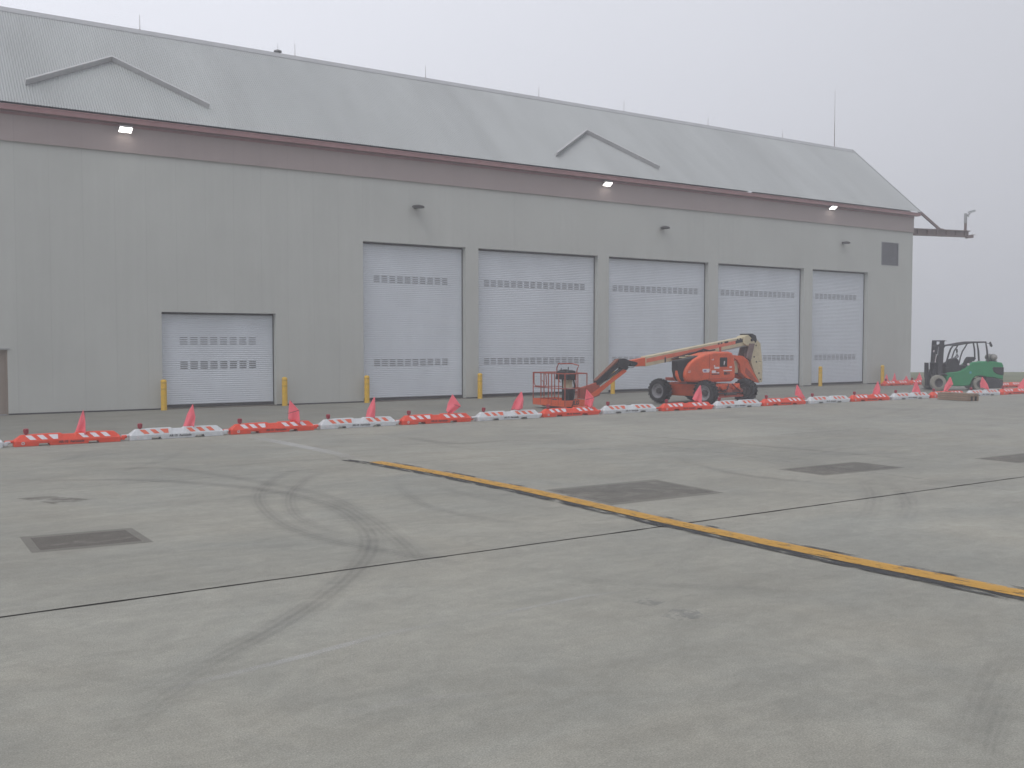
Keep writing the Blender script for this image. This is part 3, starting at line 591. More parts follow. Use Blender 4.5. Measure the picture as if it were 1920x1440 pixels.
# ---------------------------------------------------------------- low barricades
def barricade_proto(white):
    t = empty('low_barricade', (0,0,0), '-', 'barricade', 'low airfield barricades in a row')
    body = M['white'] if white else M['orange']
    # sections: x, bottom z, half width bottom, half width top, shoulder z, top z
    S = [(-1.13,0,.115,.05,.11,.13), (-1.11,0,.13,.06,.12,.16), (-.98,0,.13,.055,.11,.25), (-.64,0,.13,.055,.11,.262), (-.62,.055,.13,.055,.11,.262), (-.42,.055,.13,.055,.11,.262), (-.40,0,.13,.055,.11,.262),
         (-.16,0,.13,.055,.11,.262), (-.12,0,.13,.052,.108,.235), (.12,0,.13,.052,.108,.235), (.16,0,.13,.055,.11,.262), (.40,0,.13,.055,.11,.262), (.42,.055,.13,.055,.11,.262), (.62,.055,.13,.055,.11,.262), (.64,0,.13,.055,.11,.262),
         (.98,0,.13,.055,.11,.25), (1.09,0,.13,.06,.12,.16), (1.11,0,.115,.05,.11,.13)]
    q = MB(); vs = []; fs = []
    for x, zb, b, tp, zs, zt in S: vs += [(x,-b,zb),(x,-b,zs),(x,-tp,zt),(x,tp,zt),(x,b,zs),(x,b,zb)]
    n = len(S)
    for i in range(n-1): fs += [(i*6+k, i*6+(k+1)%6, (i+1)*6+(k+1)%6, (i+1)*6+k) for k in range(6)]
    fs += [(5,4,3,2,1,0), tuple((n-1)*6+k for k in range(6))]
    q.add(vs, fs); q.build('body', body, t, bevel=.008)
    q = MB(); q.cyl((-1.12,0,.11), (-1.30,0,.11), .035, .03); q.build('coupling_pin', body, t, smooth=True)
    q = MB(); q.box(1.10, 1.22, -.06, .06, .03, .10); q.cyl((1.16,0,.09),(1.27,0,.10), .045, .04); q.build('coupling_socket', body, t, bevel=.01)
    # reflective parallelograms on both sloping faces
    q = MB()
    def slope(x, u, side):   # u 0..1 up the slope
        y = .13 + (.055-.13)*u; z = .11 + .145*u
        return (x, side*(y+.0035), z+.002)
    for side in (-1, 1):
        for h0 in (-.90, .20):
            for k in range(3):
                x = h0 + k*.235; a0, a1 = x, x+.125; sh = .10
                if k == 2 and h0 < 0: pts = [slope(a0,.88,side), slope(a0+sh,.2,side), slope(a0+sh+.1,.2,side), slope(a0+sh+.1,.88,side)]
                elif k == 0 and h0 > 0: pts = [slope(a0,.88,side), slope(a0+sh,.2,side), slope(a1+sh,.2,side), slope(a1,.88,side)]
                else: pts = [slope(a0,.88,side), slope(a0+sh,.2,side), slope(a1+sh,.2,side), slope(a1,.88,side)]
                MB().add(pts, [(0,1,2,3)]).build('reflective_stripe', M['sto'] if white else M['stw'], t)
    q = MB(); q.revolve((-.95,-.132,.07), (0,-1,0), [(0,.035),(.004,.035),(.004,.018),(.0,.018)], 14); q.build('plug_ring', M['white'] if not white else M['sticker'], t)
    text('lettering', 'AR-10  Aerocade', .075, M['ink'], t, (-.22,-.1335,.045), (R(90),0,0), bold=.0015)
    l = MB(); l.cyl((-.87,0,.245), (-.87,0,.285), .03, .03, 12); l.revolve((-.87,0,.28), (0,0,1), [(0,0),(0,.052),(.07,.058),(.10,.054),(.112,.03),(.114,0)], 16); l.build('warning_lamp', M['redlamp'], t, smooth=True)
    return t
pw, po = barricade_proto(True), barricade_proto(False)
used = {True: False, False: False}
YC = {-1:-10.62,0:-10.6,1:-10.47,2:-10.3,3:-10.15,4:-10.1,5:-10.12,6:-9.95,7:-9.9,8:-10.02,9:-10.02,10:-9.98,11:-10.05,12:-10.08,13:-10.2,14:-10.28,15:-10.42,16:-10.4}
LAB = {-1:'white low barricade coupled ahead of the nearest orange one, mostly out of frame', 0:'orange low barricade with white stripes, nearest and largest of the row', 1:'white low barricade between the two nearest orange ones',
 2:'orange low barricade where the pale paint scar starts', 3:'white low barricade in front of the first tall roller door bollard', 4:'orange low barricade in front of the first tall roller door',
 5:'white low barricade next to the lift basket on its open side', 6:'orange low barricade in front of the lift basket', 7:'white low barricade between the lift basket and its wheels, no flag',
 8:'orange low barricade in front of the lift wheels', 9:'white low barricade under the rear wheel of the lift, no flag', 10:'orange low barricade with a leaning pink flag just past the lift tower',
 11:'white low barricade without a flag, in front of the farthest wall pillar', 12:'orange low barricade with a flag in front of the narrow roller door', 13:'white low barricade with a pink flag just before the wooden skid',
 14:'orange low barricade partly behind the wooden skid, in front of the forklift front wheel', 15:'white low barricade in front of the forklift rear wheel', 16:'orange low barricade farthest along the near row, partly out of frame'}
rnd = random.Random(4)
for i in range(-1, 17):
    wh = i % 2 == 1; src = pw if wh else po
    t = src if not used[wh] else copy_tree(src); used[wh] = True
    dy = (YC.get(i+1, YC[i]) - YC.get(i-1, YC[i]))/2
    t.location = (3.72 + 2.455*i, YC[i], 0); t.rotation_euler.z = math.atan2(dy, 2.455)*.8 + rnd.uniform(-.008, .008); t['label'] = LAB[i]
for x, y, wh, rz, lab in ((46.3,-2.0,False,.02,'small orange barricade in the far row by the hangar corner bollard'), (48.75,-1.95,False,-.03,'small orange barricade in the far row just before the forklift mast'), (51.2,-1.8,True,.02,'white barricade in the far row mostly behind the forklift'),
                          (49.3,-6.6,False,.05,'orange barricade seen just behind the tail of the forklift'), (51.8,-6.5,True,-.03,'white barricade of the far row beyond the forklift tail')):
    t = copy_tree(pw if wh else po); t.location = (x, y, 0); t.rotation_euler.z = rz; t['label'] = lab; t['group'] = 'low barricades in the far row'

# ---------------------------------------------------------------- flags
def flag(bx, by, kind, L, Rr, lab, seed, grp='pink warning flags on the barricades'):
    t = empty('warning_flag', (bx, by, .21), lab, 'flag', grp, rz=R(-33.3))
    rd = random.Random(seed); ph = rd.uniform(0, 6); nf = rd.uniform(1.6, 2.6)
    def at(E, u):
        if u < .5: a, b, k = E[0], E[1], u*2
        else: a, b, k = E[1], E[2], u*2-1
        return (a[0]+(b[0]-a[0])*k, a[1]+(b[1]-a[1])*k)
    q = MB(); n, m = 12, 12
    for i in range(n+1):
        u = i/n; l = at(L, u); r_ = at(Rr, u)
        for j in range(m+1):
            v = j/m; wd = r_[0]-l[0]
            dep = .03*math.sin(ph + v*nf*math.pi + u*1.3)*min(1, u*1.6) + .05*abs(wd)*math.cos(v*math.pi)*2 + .008*math.sin(9*v+7*u+ph)
            x = l[0]*1.1 + wd*1.15*v - .02; z = l[1] + (r_[1]-l[1])*v + (.018*math.sin(v*9+ph) if i == n else 0)
            q.v.append((x, dep, z - .21))
    for i in range(n):
        for j in range(m):
            a_ = i*(m+1)+j; q.f.append((a_, a_+1, a_+m+2, a_+m+1)); q.m.append(0)
    c = q.build('cloth', M['flag'], t, smooth=True); s = c.modifiers.new('thick', 'SOLIDIFY'); s.thickness = .004
    q = MB()
    ax, az = (L[0][0]+Rr[0][0])/2, L[0][1]-.21
    q.tube([(.02, .03, -.02), (Rr[2][0]*.6, .05, .05), (ax, .045, az-.02)], .005, 6)
    if kind == 1: q.tube([(L[1][0]-.05, -.045, L[1][1]-.31), (Rr[1][0]+.01, -.045, Rr[1][1]-.20)], .006, 6)
    if kind == 2: q.tube([((L[1][0]+Rr[1][0])/2, -.045, L[1][1]-.24), (Rr[1][0]+.01, -.045, Rr[1][1]-.23)], .006, 6)
    q.build('rod', M['rod'], t)
    return t
FLAGS = [(4.06, 0, [(0.056, 0.759), (-0.031, 0.535), (-0.118, 0.249)], [(0.068, 0.759), (0.106, 0.473), (0.118, 0.212)]), (6.52, 0, [(0.105, 0.799), (-0.026, 0.562), (-0.132, 0.233)], [(0.119, 0.799), (0.158, 0.496), (0.132, 0.259)]), (9.25, 1, [(-0.105, 0.803), (-0.133, 0.552), (-0.147, 0.3)], [(-0.091, 0.803), (0.119, 0.538), (0.147, 0.202)]), (11.42, 0, [(0.102, 0.807), (-0.073, 0.441), (-0.117, 0.221)], [(0.132, 0.807), (0.132, 0.514), (0.117, 0.221)]), (13.9, 2, [(0.1, 0.808), (-0.023, 0.547), (-0.069, 0.316)], [(0.115, 0.808), (0.315, 0.47), (0.069, 0.239)]), (16.25, 0, [(0.121, 0.82), (-0.056, 0.547), (-0.153, 0.258)], [(0.153, 0.82), (0.185, 0.579), (0.153, 0.29)]), (18.97, 1, [(-0.051, 0.813), (-0.085, 0.576), (-0.101, 0.306)], [(-0.034, 0.813), (0.169, 0.542), (0.101, 0.204)]), (23.67, 0, [(0.101, 0.835), (-0.046, 0.579), (-0.137, 0.341)], [(0.119, 0.835), (0.156, 0.524), (0.137, 0.213)]), (28.95, 0, [(-0.129, 0.729), (-0.169, 0.47), (-0.169, 0.311)], [(-0.109, 0.729), (0.03, 0.47), (0.169, 0.172)]), (33.42, 0, [(0.053, 0.771), (-0.074, 0.453), (-0.138, 0.219)], [(0.074, 0.771), (0.138, 0.453), (0.138, 0.156)]), (36.02, 0, [(0.0, 0.782), (-0.088, 0.495), (-0.154, 0.253)], [(0.022, 0.782), (0.11, 0.429), (0.154, 0.231)]), (38.06, 2, [(0.181, 0.852), (0.0, 0.513), (-0.068, 0.219)], [(0.204, 0.852), (0.294, 0.558), (0.068, 0.264)]), (41.0, 0, [(-0.117, 0.82), (-0.188, 0.538), (-0.164, 0.35)], [(-0.094, 0.82), (0.07, 0.514), (0.164, 0.256)]), (44.06, 0, [(0.11, 0.786), (-0.11, 0.469), (-0.208, 0.224)], [(0.134, 0.786), (0.232, 0.469), (0.208, 0.176)])]
FL_I = [0,1,2,3,4,5,6,8,10,12,13,14,15,16]
FLAB = ['pink flag with one bright and one deep fold, nearest of all','pink flag on the nearest white barricade, torn patch near its top','pink flag crossed by a slanting dark rod, beside the pale paint scar','narrow pink flag on white barricade before the nearest tall roller door bollard',
 'diamond-shaped pink flag in front of the first tall roller door','pink flag standing against the second tall roller door, beside the lift basket','pink flag crossed by a dark rod, hiding the boom end of the lift basket','pink flag in front of the middle wheel of the lift',
 'pink flag just past the lift tower, spreading to one side','pink flag in front of the far wall pillar near the narrow roller door','pink triangular flag on white barricade just before the forklift mast','leaning pink flag in front of the forklift body above the wooden skid','pink flag in front of the forklift rear wheel','pink flag farthest along the near barricade row, partly out of frame']
for k, (f, i) in enumerate(zip(FLAGS, FL_I)):
    flag(f[0]*(YC[i]+34.72)/24.47, YC[i], f[1], f[2], f[3], FLAB[k], 11+k*7)
for k, (x, y, zt, wd, lab) in enumerate(((45.56,-2,.62,.15,'small pink flag of the far row right beside the last bollard'), (46.25,-2,.68,.13,'second small pink flag in the far row, narrow and upright'), (47.28,-2,.5,.2,'low small pink flag in the far row at the hangar corner'), (48.53,-1.95,.66,.2,'widest small pink flag of the far row, next to the forklift mast'),
        (49.9,-6.6,.5,.15,'small pink flag behind the forklift tail'))):
    if k == 4: continue
    flag(x, y, 0, [(-.01,zt),(-wd*.5,zt*.6),(-wd,.2)], [(.01,zt),(wd*.5,zt*.55),(wd,.22)], lab, 90+k, 'small pink flags in the far row')

# ---------------------------------------------------------------- boom lift
lift = empty('boom_lift', (26.4, -7.6, 0), 'orange and cream boom lift on four big tyres with its basket lowered to the ground', 'boom lift')
def bl(q, name, m_, **k): return q.build(name, m_, k.pop('parent', lift), world=True, **k)
axd = Vector((.985, .17, 0)).normalized(); rol = Vector((.17, -.985, 0)).normalized()
WP = {'A': Vector((25.14,-6.72,.48)), 'B': Vector((25.46,-8.85,.48))}
WP['C'] = WP['B'] + axd*2.5; WP['D'] = WP['A'] + axd*2.2
def big_wheel(c, outward, R0=.48, W=.38, n=20, steer=0):
    ax = Vector((outward.x*math.cos(steer)-outward.y*math.sin(steer), outward.x*math.sin(steer)+outward.y*math.cos(steer), 0))
    q = MB(); h = W/2
    prof = [(-h*.7,.27),(-h,.30),(-h*1.0,.38),(-h*.86,R0-.06),(-h*.6,R0-.048),(h*.6,R0-.048),(h*.86,R0-.06),(h,.38),(h,.30),(h*.7,.27),(-h*.7,.27)]
    q.revolve(c, ax, prof, 32)
    up = Vector((0,0,1)); sd_ = ax.cross(up)
    for i in range(n):
        for s in (-1, 1):
            a0 = 2*math.pi*(i + (.25 if s > 0 else -.25))/n; a1 = a0 + .25
            def P(a_, t_, r_): return c + ax*t_ + (up*math.cos(a_) + sd_*math.sin(a_))*r_
            vs = []
            for r_ in (R0-.05, R0+.0):
                vs += [P(a0+.0, 0, r_), P(a0+.075, 0, r_), P(a1+.075, s*h*.98, r_-(.03)), P(a1, s*h*.98, r_-(.03))]
            q.add(vs, [(0,1,2,3),(4,5,6,7),(0,1,5,4),(1,2,6,5),(2,3,7,6),(3,0,4,7)])
    w_ = bpy.data.objects.new('wheel', None); COL.objects.link(w_); w_.parent = lift; w_.location = c - Vector(lift.location); w_.empty_display_size = .2
    q.build('tyre', M['rubber'], w_, world=True, smooth=True)
    q = MB(); q.revolve(c, ax, [(-h*.75,.268),(h*.78,.268),(h*.8,.285),(h*.72,.285),(h*.66,.25),(h*.3,.225),(h*.22,.13),(h*.22,0)], 28); q.build('rim', M['rim'], w_, world=True, smooth=True)
    q = MB(); q.revolve(c, ax, [(-h*.45,0),(-h*.45,.262),(-h*.4,.262),(-h*.4,0)], 20); q.revolve(c, ax, [(-h*.44,.14),(-h*.9,.12),(-h*.9,0)], 14); q.revolve(c, ax, [(h*.2,.12),(h*.55,.11),(h*.62,.06),(h*.8,.05),(h*.8,0)], 18)
    for i in range(9):
        a_ = 2*math.pi*i/9; p_ = c + ax*h*.22 + (up*math.cos(a_)+sd_*math.sin(a_))*.155; q.cyl(p_, p_+ax*.025, .012, .012, 6)
    q.build('hub', M['hub'], w_, world=True, smooth=True)
big_wheel(WP['A'], -axd); big_wheel(WP['B'], -axd); big_wheel(WP['C'], axd, steer=R(10)); big_wheel(WP['D'], axd)
cc = (WP['A']+WP['B']+WP['C']+WP['D'])/4
def obox(cen, hx, hy, z0, z1, q, taper=1):
    vs = []
    for z, s in ((z0, taper), (z1, 1)):
        for a_, b_ in ((-1,-1),(1,-1),(1,1),(-1,1)): p_ = cen + axd*hx*a_*s + rol*hy*b_; vs.append((p_.x, p_.y, z))
    q.add(vs, [(0,3,2,1),(4,5,6,7),(0,1,5,4),(1,2,6,5),(2,3,7,6),(3,0,4,7)]); return q
q = obox(cc, .82, .92, .30, .76, MB(), .9); obox(cc, .5, 1.0, .34, .70, q)
bl(q, 'chassis_frame', M['lorange'], bevel=.03)
for e, nm in ((1, 'B'), (-1, 'A')):
    o_ = (WP['B']+WP['C'])/2 if e > 0 else (WP['A']+WP['D'])/2
    q = MB(); L_ = o_ - axd*.9; R_ = o_ + axd*.9
    q.beam(L_+Vector((0,0,.02)), R_+Vector((0,0,.02)), .16, .15)
    q.revolve(o_+rol*e*.02, rol*e, [(0,.0),(0,.19),(.12,.19),(.17,.13),(.19,.0)], 18)
    for s in (-1, 1):
        p_ = o_ + axd*s*.72; q.cyl(p_+Vector((0,0,-.17)), p_+Vector((0,0,.22)), .085); q.cyl(p_+axd*s*.02, p_+axd*s*.22, .12)
        q.add([tuple(p_+rol*e*.12+Vector((0,0,.1))), tuple(p_+rol*e*.12-axd*s*.22+Vector((0,0,.32))), tuple(p_+rol*e*.12-axd*s*.35+Vector((0,0,.12))), tuple(p_+rol*e*.05+Vector((0,0,.1))), tuple(p_+rol*e*.05-axd*s*.22+Vector((0,0,.32))), tuple(p_+rol*e*.05-axd*s*.35+Vector((0,0,.12)))],
              [(0,1,2),(5,4,3),(0,3,4,1),(1,4,5,2),(2,5,3,0)])
    bl(q, 'axle', M['lorange2'], bevel=.01)
    q = MB()
    for s in (-1, 1):
        q.beam(o_+axd*s*.18+rol*e*.16+Vector((0,0,.10)), o_+axd*s*.62+rol*e*.16+Vector((0,0,.26)), .07, .10); q.cyl(o_+axd*s*.5+rol*e*.15+Vector((0,0,.16)), o_+axd*s*.5+rol*e*.24+Vector((0,0,.16)), .075)
    q.beam(o_-axd*.55+rol*e*.1+Vector((0,0,.25)), o_+axd*.55+rol*e*.1+Vector((0,0,.25)), .12, .10)
    bl(q, 'axle_link', M['lorange'], bevel=.01)
    q = MB()
    for s in (-1, 1): q.tube([o_+axd*s*.1+rol*e*.2+Vector((0,0,.3)), o_+axd*s*.3+rol*e*.27+Vector((0,0,.12)), o_+axd*s*.55+rol*e*.26+Vector((0,0,.02)), o_+axd*s*.75+rol*e*.2+Vector((0,0,.1))], .018)
    bl(q, 'axle_hose', M['black'])
    q = MB(); f_ = rol*e*.2; q.cyl(o_-axd*.75+f_+Vector((0,0,-.04)), o_+axd*.75+f_+Vector((0,0,-.04)), .022); q.cyl(o_-axd*.35+f_+Vector((0,0,-.1)), o_+axd*.35+f_+Vector((0,0,-.1)), .045)
    bl(q, 'tie_rod', M['hub'])
    q = MB(); q.beam(o_-axd*.75+rol*e*.24+Vector((0,0,-.16)), o_+axd*.75+rol*e*.24+Vector((0,0,-.16)), .05, .07); bl(q, 'tow_bar', M['lorange2'], bevel=.008)
q = MB(); q.revolve((cc.x, cc.y, .74), (0,0,1), [(0,0),(0,.55),(.08,.55),(.08,.62),(.14,.62),(.14,0)], 28); bl(q, 'slew_ring', M['hub'], smooth=True)
# rotating deck
q = MB(); q.box(25.5, 27.5, -8.2, -6.6, .86, .98); bl(q, 'turntable', M['lorange2'], bevel=.02)
HOOD = [(24.72,1.0),(24.68,1.15),(24.76,1.36),(24.95,1.57),(25.2,1.72),(25.55,1.855),(25.95,1.94),(26.3,1.975),(26.95,1.975),(27.12,1.93),(27.2,1.84),(27.29,1.42),(27.3,1.02),(27.22,.9),(27.08,.84),(25.58,.84),(24.9,.87),(24.75,.92)]
def hood(y0, y1, nm, m_):
    q = MB(); q.prism(HOOD, y0, y1); return bl(q, nm, m_, smooth=True, bevel=.10, seg=4)
h1 = hood(-8.55, -7.85, 'engine_hood', M['lorange']); 
q = MB(); q.prism([(26.5,1.0),(26.45,1.3),(26.6,1.7),(26.8,1.9),(27.05,1.93),(27.2,1.84),(27.29,1.42),(27.3,1.02),(27.08,.84),(26.6,.86)], -7.0, -6.4); bl(q, 'tank_hood', M['lorange'], smooth=True, bevel=.08, seg=3)
def tail_black(y0, y1):
    q = MB(); q.prism([(24.42,1.66),(24.98,1.74),(25.75,1.88),(25.75,.95),(24.62,.90),(24.52,1.02),(24.42,1.3)], y0, y1); return q
bl(tail_black(-8.44, -8.12), 'tail_cover', M['black'], bevel=.04)
q = MB(); q.prism([(24.38,1.28),(24.42,1.30),(24.52,1.02),(24.62,.90),(24.60,.88),(24.48,.94),(24.38,1.12)], -8.45, -8.36); bl(q, 'tail_bumper', M['lorange'], bevel=.01)
q = MB(); q.box(25.0, 25.25, -8.1, -7.9, 1.74, 1.79); q.box(25.3, 25.55, -8.1, -7.9, 1.81, 1.84); bl(q, 'vent_slot', M['cream'])
q = MB(); q.tube([(25.9,-8.56,.86),(25.9,-8.58,1.9)], .006); q.tube([(24.8,-8.5,.9),(26.2,-8.57,.98),(27.25,-8.56,.98)], .008); bl(q, 'hood_seam', M['lorange2'], parent=h1)
# ground control window, decals
q = MB(); q.prism([(26.45,1.41),(26.45,1.73),(26.48,1.76),(26.80,1.76),(26.83,1.73),(26.83,1.41)], -8.556, -8.545); wn = bl(q, 'control_window', M['black'], parent=h1)
q = MB(); q.add([(26.64,-8.562,1.49),(26.67,-8.562,1.46),(26.715,-8.562,1.6),(26.69,-8.562,1.63),(26.655,-8.562,1.62)], [(0,1,2,3,4)]); bl(q, 'key_panel', M['sticker'], parent=wn)
q = MB(); yy = -8.558
DM = 'sticker'
def dec(x0_, x1_, z0_, z1_, y_=yy): bl(MB().add([(x0_,y_,z0_),(x1_,y_,z0_),(x1_,y_,z1_),(x0_,y_,z1_)], [(0,1,2,3)]), 'decal', M[DM], parent=h1)
q.add([(25.57,yy,1.345),(25.55,yy,1.27),(25.61,yy,1.21),(25.9,yy,1.21),(25.95,yy,1.27),(25.95,yy,1.345)], [(0,1,2,3,4,5)])
dec(26.03,26.24,1.18,1.28); dec(26.27,26.42,1.17,1.21); dec(26.16,26.42,1.34,1.41); dec(26.14,26.2,1.42,1.47); dec(26.63,27.08,1.245,1.285); dec(26.95,27.08,1.37,1.42)
dec(26.02,26.12,1.665,1.685); dec(26.10,26.125,1.66,1.72); dec(24.85,24.98,1.27,1.285); dec(24.83,24.96,1.22,1.235)
bl(q, 'decal', M['sticker'], parent=h1)
DM = 'ink'; dec(26.03,26.43,1.125,1.155); dec(26.68,26.75,1.12,1.22); dec(26.9,26.95,1.12,1.2); dec(26.24,26.34,1.23,1.25)
text('lettering', '600', .13, M['ink'], h1, (26.66-26.4, -8.560+7.6, 1.115), (R(90),0,0), bold=.004)
text('badge_lettering', 'USO', .07, M['stickerb'], h1, (25.62-26.4, -8.562+7.6, 1.25), (R(90),0,0), bold=.004)
# lower arm and tower at the right end
BY = -7.4
q = MB(); q.prism([(27.1,1.79),(27.9,1.84),(28.14,1.82),(28.55,1.79),(28.81,1.63),(28.96,1.39),(29.48,.72),(29.3,.74),(28.71,.93),(28.45,1.13),(28.40,1.40),(28.25,1.62),(28.05,1.70),(27.1,1.66)], BY-.33, BY-.22); q.prism([(27.1,1.79),(28.14,1.82),(28.55,1.79),(28.81,1.63),(28.96,1.39),(29.48,.72),(29.3,.74),(28.71,.93),(28.45,1.13),(28.40,1.40),(28.25,1.62),(27.1,1.66)], BY+.22, BY+.33)
q.prism([(28.5,1.3),(28.85,1.5),(29.3,.82),(28.9,.95)], BY-.219, BY+.219)
bl(q, 'lower_arm', M['lorange'], bevel=.015)
q = MB(); q.prism([(27.2,1.58),(28.38,1.60),(28.42,1.12),(27.2,1.12)], BY-.2, BY+.2); bl(q, 'arm_tube', M['cream'], bevel=.02)
q = MB(); q.prism([(27.2,1.09),(28.4,1.09),(28.42,1.13),(27.2,1.13)], BY-.21, BY+.21); bl(q, 'arm_underplate', M['hub'])
q = MB(); q.prism([(28.7,1.34),(28.95,1.15),(29.32,.8),(29.1,.82),(28.66,1.12)], BY-.34, BY-.331); bl(q, 'arm_shadow_patch', M['lorange2'])  # darker orange patch painting shade onto the near side of the arm
PANEL = [(29.34,2.40),(29.5,2.41),(29.68,2.28),(29.80,1.5),(29.80,.74),(29.66,.72),(29.36,1.10),(29.14,1.58),(29.24,2.15)]
q = MB(); q.prism(PANEL, BY-.18, BY-.10); q.prism(PANEL, BY+.10, BY+.18); q.prism([(29.62,2.25),(29.70,2.2),(29.78,.8),(29.7,.8)], BY-.0999, BY+.0999); bl(q, 'tower_panel', M['cream'], bevel=.008)
q = MB()
for x_, z_ in ((29.42,2.2),(29.45,1.55),(29.6,1.1),(29.68,.85),(29.32,1.75)): q.cyl((x_,BY-.2,z_), (x_,BY-.18,z_), .03, .03, 8)
q.box(29.58, 29.72, BY-.184, BY-.181, 1.56, 1.575); bl(q, 'tower_pin', M['hub'])
q = MB(); q.prism([(29.02,2.28),(29.28,2.28),(29.06,1.58),(28.82,1.70)], BY-.26, BY-.19); q.prism([(29.02,2.28),(29.28,2.28),(29.06,1.58),(28.82,1.70)], BY+.19, BY+.26); q.cyl((29.13,BY,2.2), (28.95,BY,1.68), .06)
bl(q, 'tower_link', M['steel'], bevel=.01)
q = MB(); q.prism([(28.72,2.55),(28.98,2.63),(29.36,2.44),(29.34,2.3),(29.24,2.14),(28.86,2.20),(28.70,2.28)], BY-.2, BY+.2); bl(q, 'boom_head', M['cream'], bevel=.02)
q = MB(); q.prism([(28.9,2.655),(29.16,2.67),(29.36,2.60),(29.43,2.42),(29.36,2.31),(29.30,2.38),(29.02,2.585)], BY-.23, BY+.23); q.cyl((29.15,BY-.27,2.42), (29.15,BY+.27,2.42), .06); bl(q, 'head_cap', M['black'], bevel=.015)
# main boom
def boomz(x): return 1.80 + (x-23.7)*(2.565-1.80)/(28.97-23.7)
q = MB(); q.prism([(23.7,1.80),(28.95,2.562),(28.95,2.22),(23.7,1.44)], BY-.15, BY+.15); mb_ = bl(q, 'main_boom', M['cream'], bevel=.012)
q = MB(); q.prism([(23.72,1.725),(28.30,2.385),(28.30,2.255),(23.72,1.575)], BY-.156, BY-.151); bl(q, 'boom_stripe', M['lstripe'], parent=mb_)
q = MB(); q.prism([(28.3,2.39),(28.7,2.45),(28.7,2.33),(28.3,2.27)], BY-.156, BY-.151); bl(q, 'boom_patch', M['dgrey'], parent=mb_)
q = MB()
for a_, b_ in ((27.35,27.43),(27.5,27.58),(27.7,27.9),(28.38,28.46),(28.52,28.62),(28.7,28.8)):
    q.prism([(a_, boomz(a_)-.10), (b_, boomz(b_)-.10), (b_, boomz(b_)-.03), (a_, boomz(a_)-.03)], BY-.158, BY-.1525)
bl(q, 'boom_lettering', M['ink'], parent=mb_)
q = MB(); q.prism([(26.6,1.84),(26.6,1.90),(28.97,2.235),(28.97,2.17)], BY-.12, BY+.12); bl(q, 'hose_carrier', M['trim'], bevel=.005)
q = MB(); q.prism([(24.60,1.57),(24.66,1.58),(24.66,1.78),(24.60,1.77)], BY-.17, BY-.157); bl(q, 'boom_collar', M['hub'], parent=mb_)
q = MB(); q.prism([(23.05,1.665),(23.7,1.76),(23.7,1.46),(23.2,1.44),(23.0,1.5)], BY-.125, BY+.125); bl(q, 'fly_boom', M['lorange'], bevel=.012)
# things under the boom on the deck
q = MB(); q.prism([(24.9,1.72),(25.9,1.94),(26.35,1.99),(26.35,1.93),(25.2,1.70)], BY-.35, BY+.1); q.tube([(26.0,BY-.4,1.96),(26.3,BY-.45,2.06),(26.6,BY-.45,2.0),(26.9,BY-.45,2.04)], .03); q.box(26.2,26.5,BY-.5,BY-.3,1.95,2.02); bl(q, 'hose_bundle', M['black'], bevel=.005)
q = MB(); q.tube([(26.72,-8.3,1.96),(26.72,-8.3,2.12)], .035); q.cyl((26.72,-8.3,2.06),(26.72,-8.3,2.16), .045); bl(q, 'beacon', M['lorange2'])
# knuckle and jib
q = MB(); q.prism([(22.46,1.72),(22.69,1.745),(22.92,1.67),(23.28,1.60),(23.32,1.54),(23.16,1.44),(23.03,1.47),(22.94,1.57),(22.86,1.50),(22.88,1.40),(22.81,1.32),(22.5,1.40),(22.38,1.50)], BY-.16, BY+.16); bl(q, 'knuckle', M['black'], bevel=.015)
q = MB(); q.tube([(23.1,BY-.18,1.42),(22.95,BY-.19,1.40),(22.8,BY-.18,1.42)], .012); bl(q, 'knuckle_hose', M['hub'])
q = MB(); q.prism([(22.50,1.735),(22.40,1.70),(21.80,1.25),(21.42,.97),(21.44,.945),(21.82,1.21),(22.52,1.69)], BY-.09, BY+.07); bl(q, 'jib_top_cover', M['lrust'], bevel=.008)
q = MB(); q.prism([(22.53,1.685),(21.82,1.205),(21.45,.94),(21.47,.80),(21.84,1.02),(22.42,1.41)], BY-.12, BY+.06); bl(q, 'jib_link', M['black'], bevel=.008)
q = MB(); q.cyl((22.6,BY-.03,1.36), (21.95,BY-.03,1.0), .055); q.cyl((21.95,BY-.03,1.0), (21.6,BY-.03,.80), .03); bl(q, 'jib_cylinder', M['hub'], smooth=True)
q = MB(); q.prism([(22.80,1.36),(22.72,1.37),(21.90,.87),(21.2,.50),(21.2,.38),(21.45,.42),(22.09,.83),(22.84,1.27)], BY-.10, BY-.02); bl(q, 'jib_beam', M['lorange'], bevel=.012)
q = MB(); q.prism([(20.72,.72),(21.0,.78),(21.48,.90),(21.62,.76),(21.62,.44),(21.1,.30),(20.72,.36)], BY-.09, BY+.03); bl(q, 'platform_bracket', M['lorange2'], bevel=.012)
# basket
BX0, BX1, BY0, BY1 = 19.68, 20.62, -8.02, -6.12
bk = bpy.data.objects.new('basket', None); COL.objects.link(bk); bk.parent = lift; bk.location = Vector((20.15,-7.1,.1)) - Vector(lift.location); bk.empty_display_size = .3
q = MB(); q.box(BX0, BX1, BY0, BY1, .14, .17); q.box(20.0,20.3,BY0+.1,BY1-.1,.06,.139); bl(q, 'floor', M['hub'], parent=bk)
q = MB(); q.box(BX0-.012, BX0, BY0-.012, BY1, .12, .34); q.box(BX0, BX1+.012, BY0-.012, BY0, .12, .34); q.box(BX1, BX1+.012, BY0, BY1, .12, .34); q.box(BX0, BX1, BY1, BY1+.012, .12, .34); bl(q, 'toe_board', M['lorange'], parent=bk)
corners = [(BX0,BY0),(BX1,BY0),(BX1,BY1),(BX0,BY1)]
q = MB()
for i in range(4):
    p_, p2_ = corners[i], corners[(i+1)%4]
    q.tube([(*p_,1.25), (*p2_,1.25)], .02)
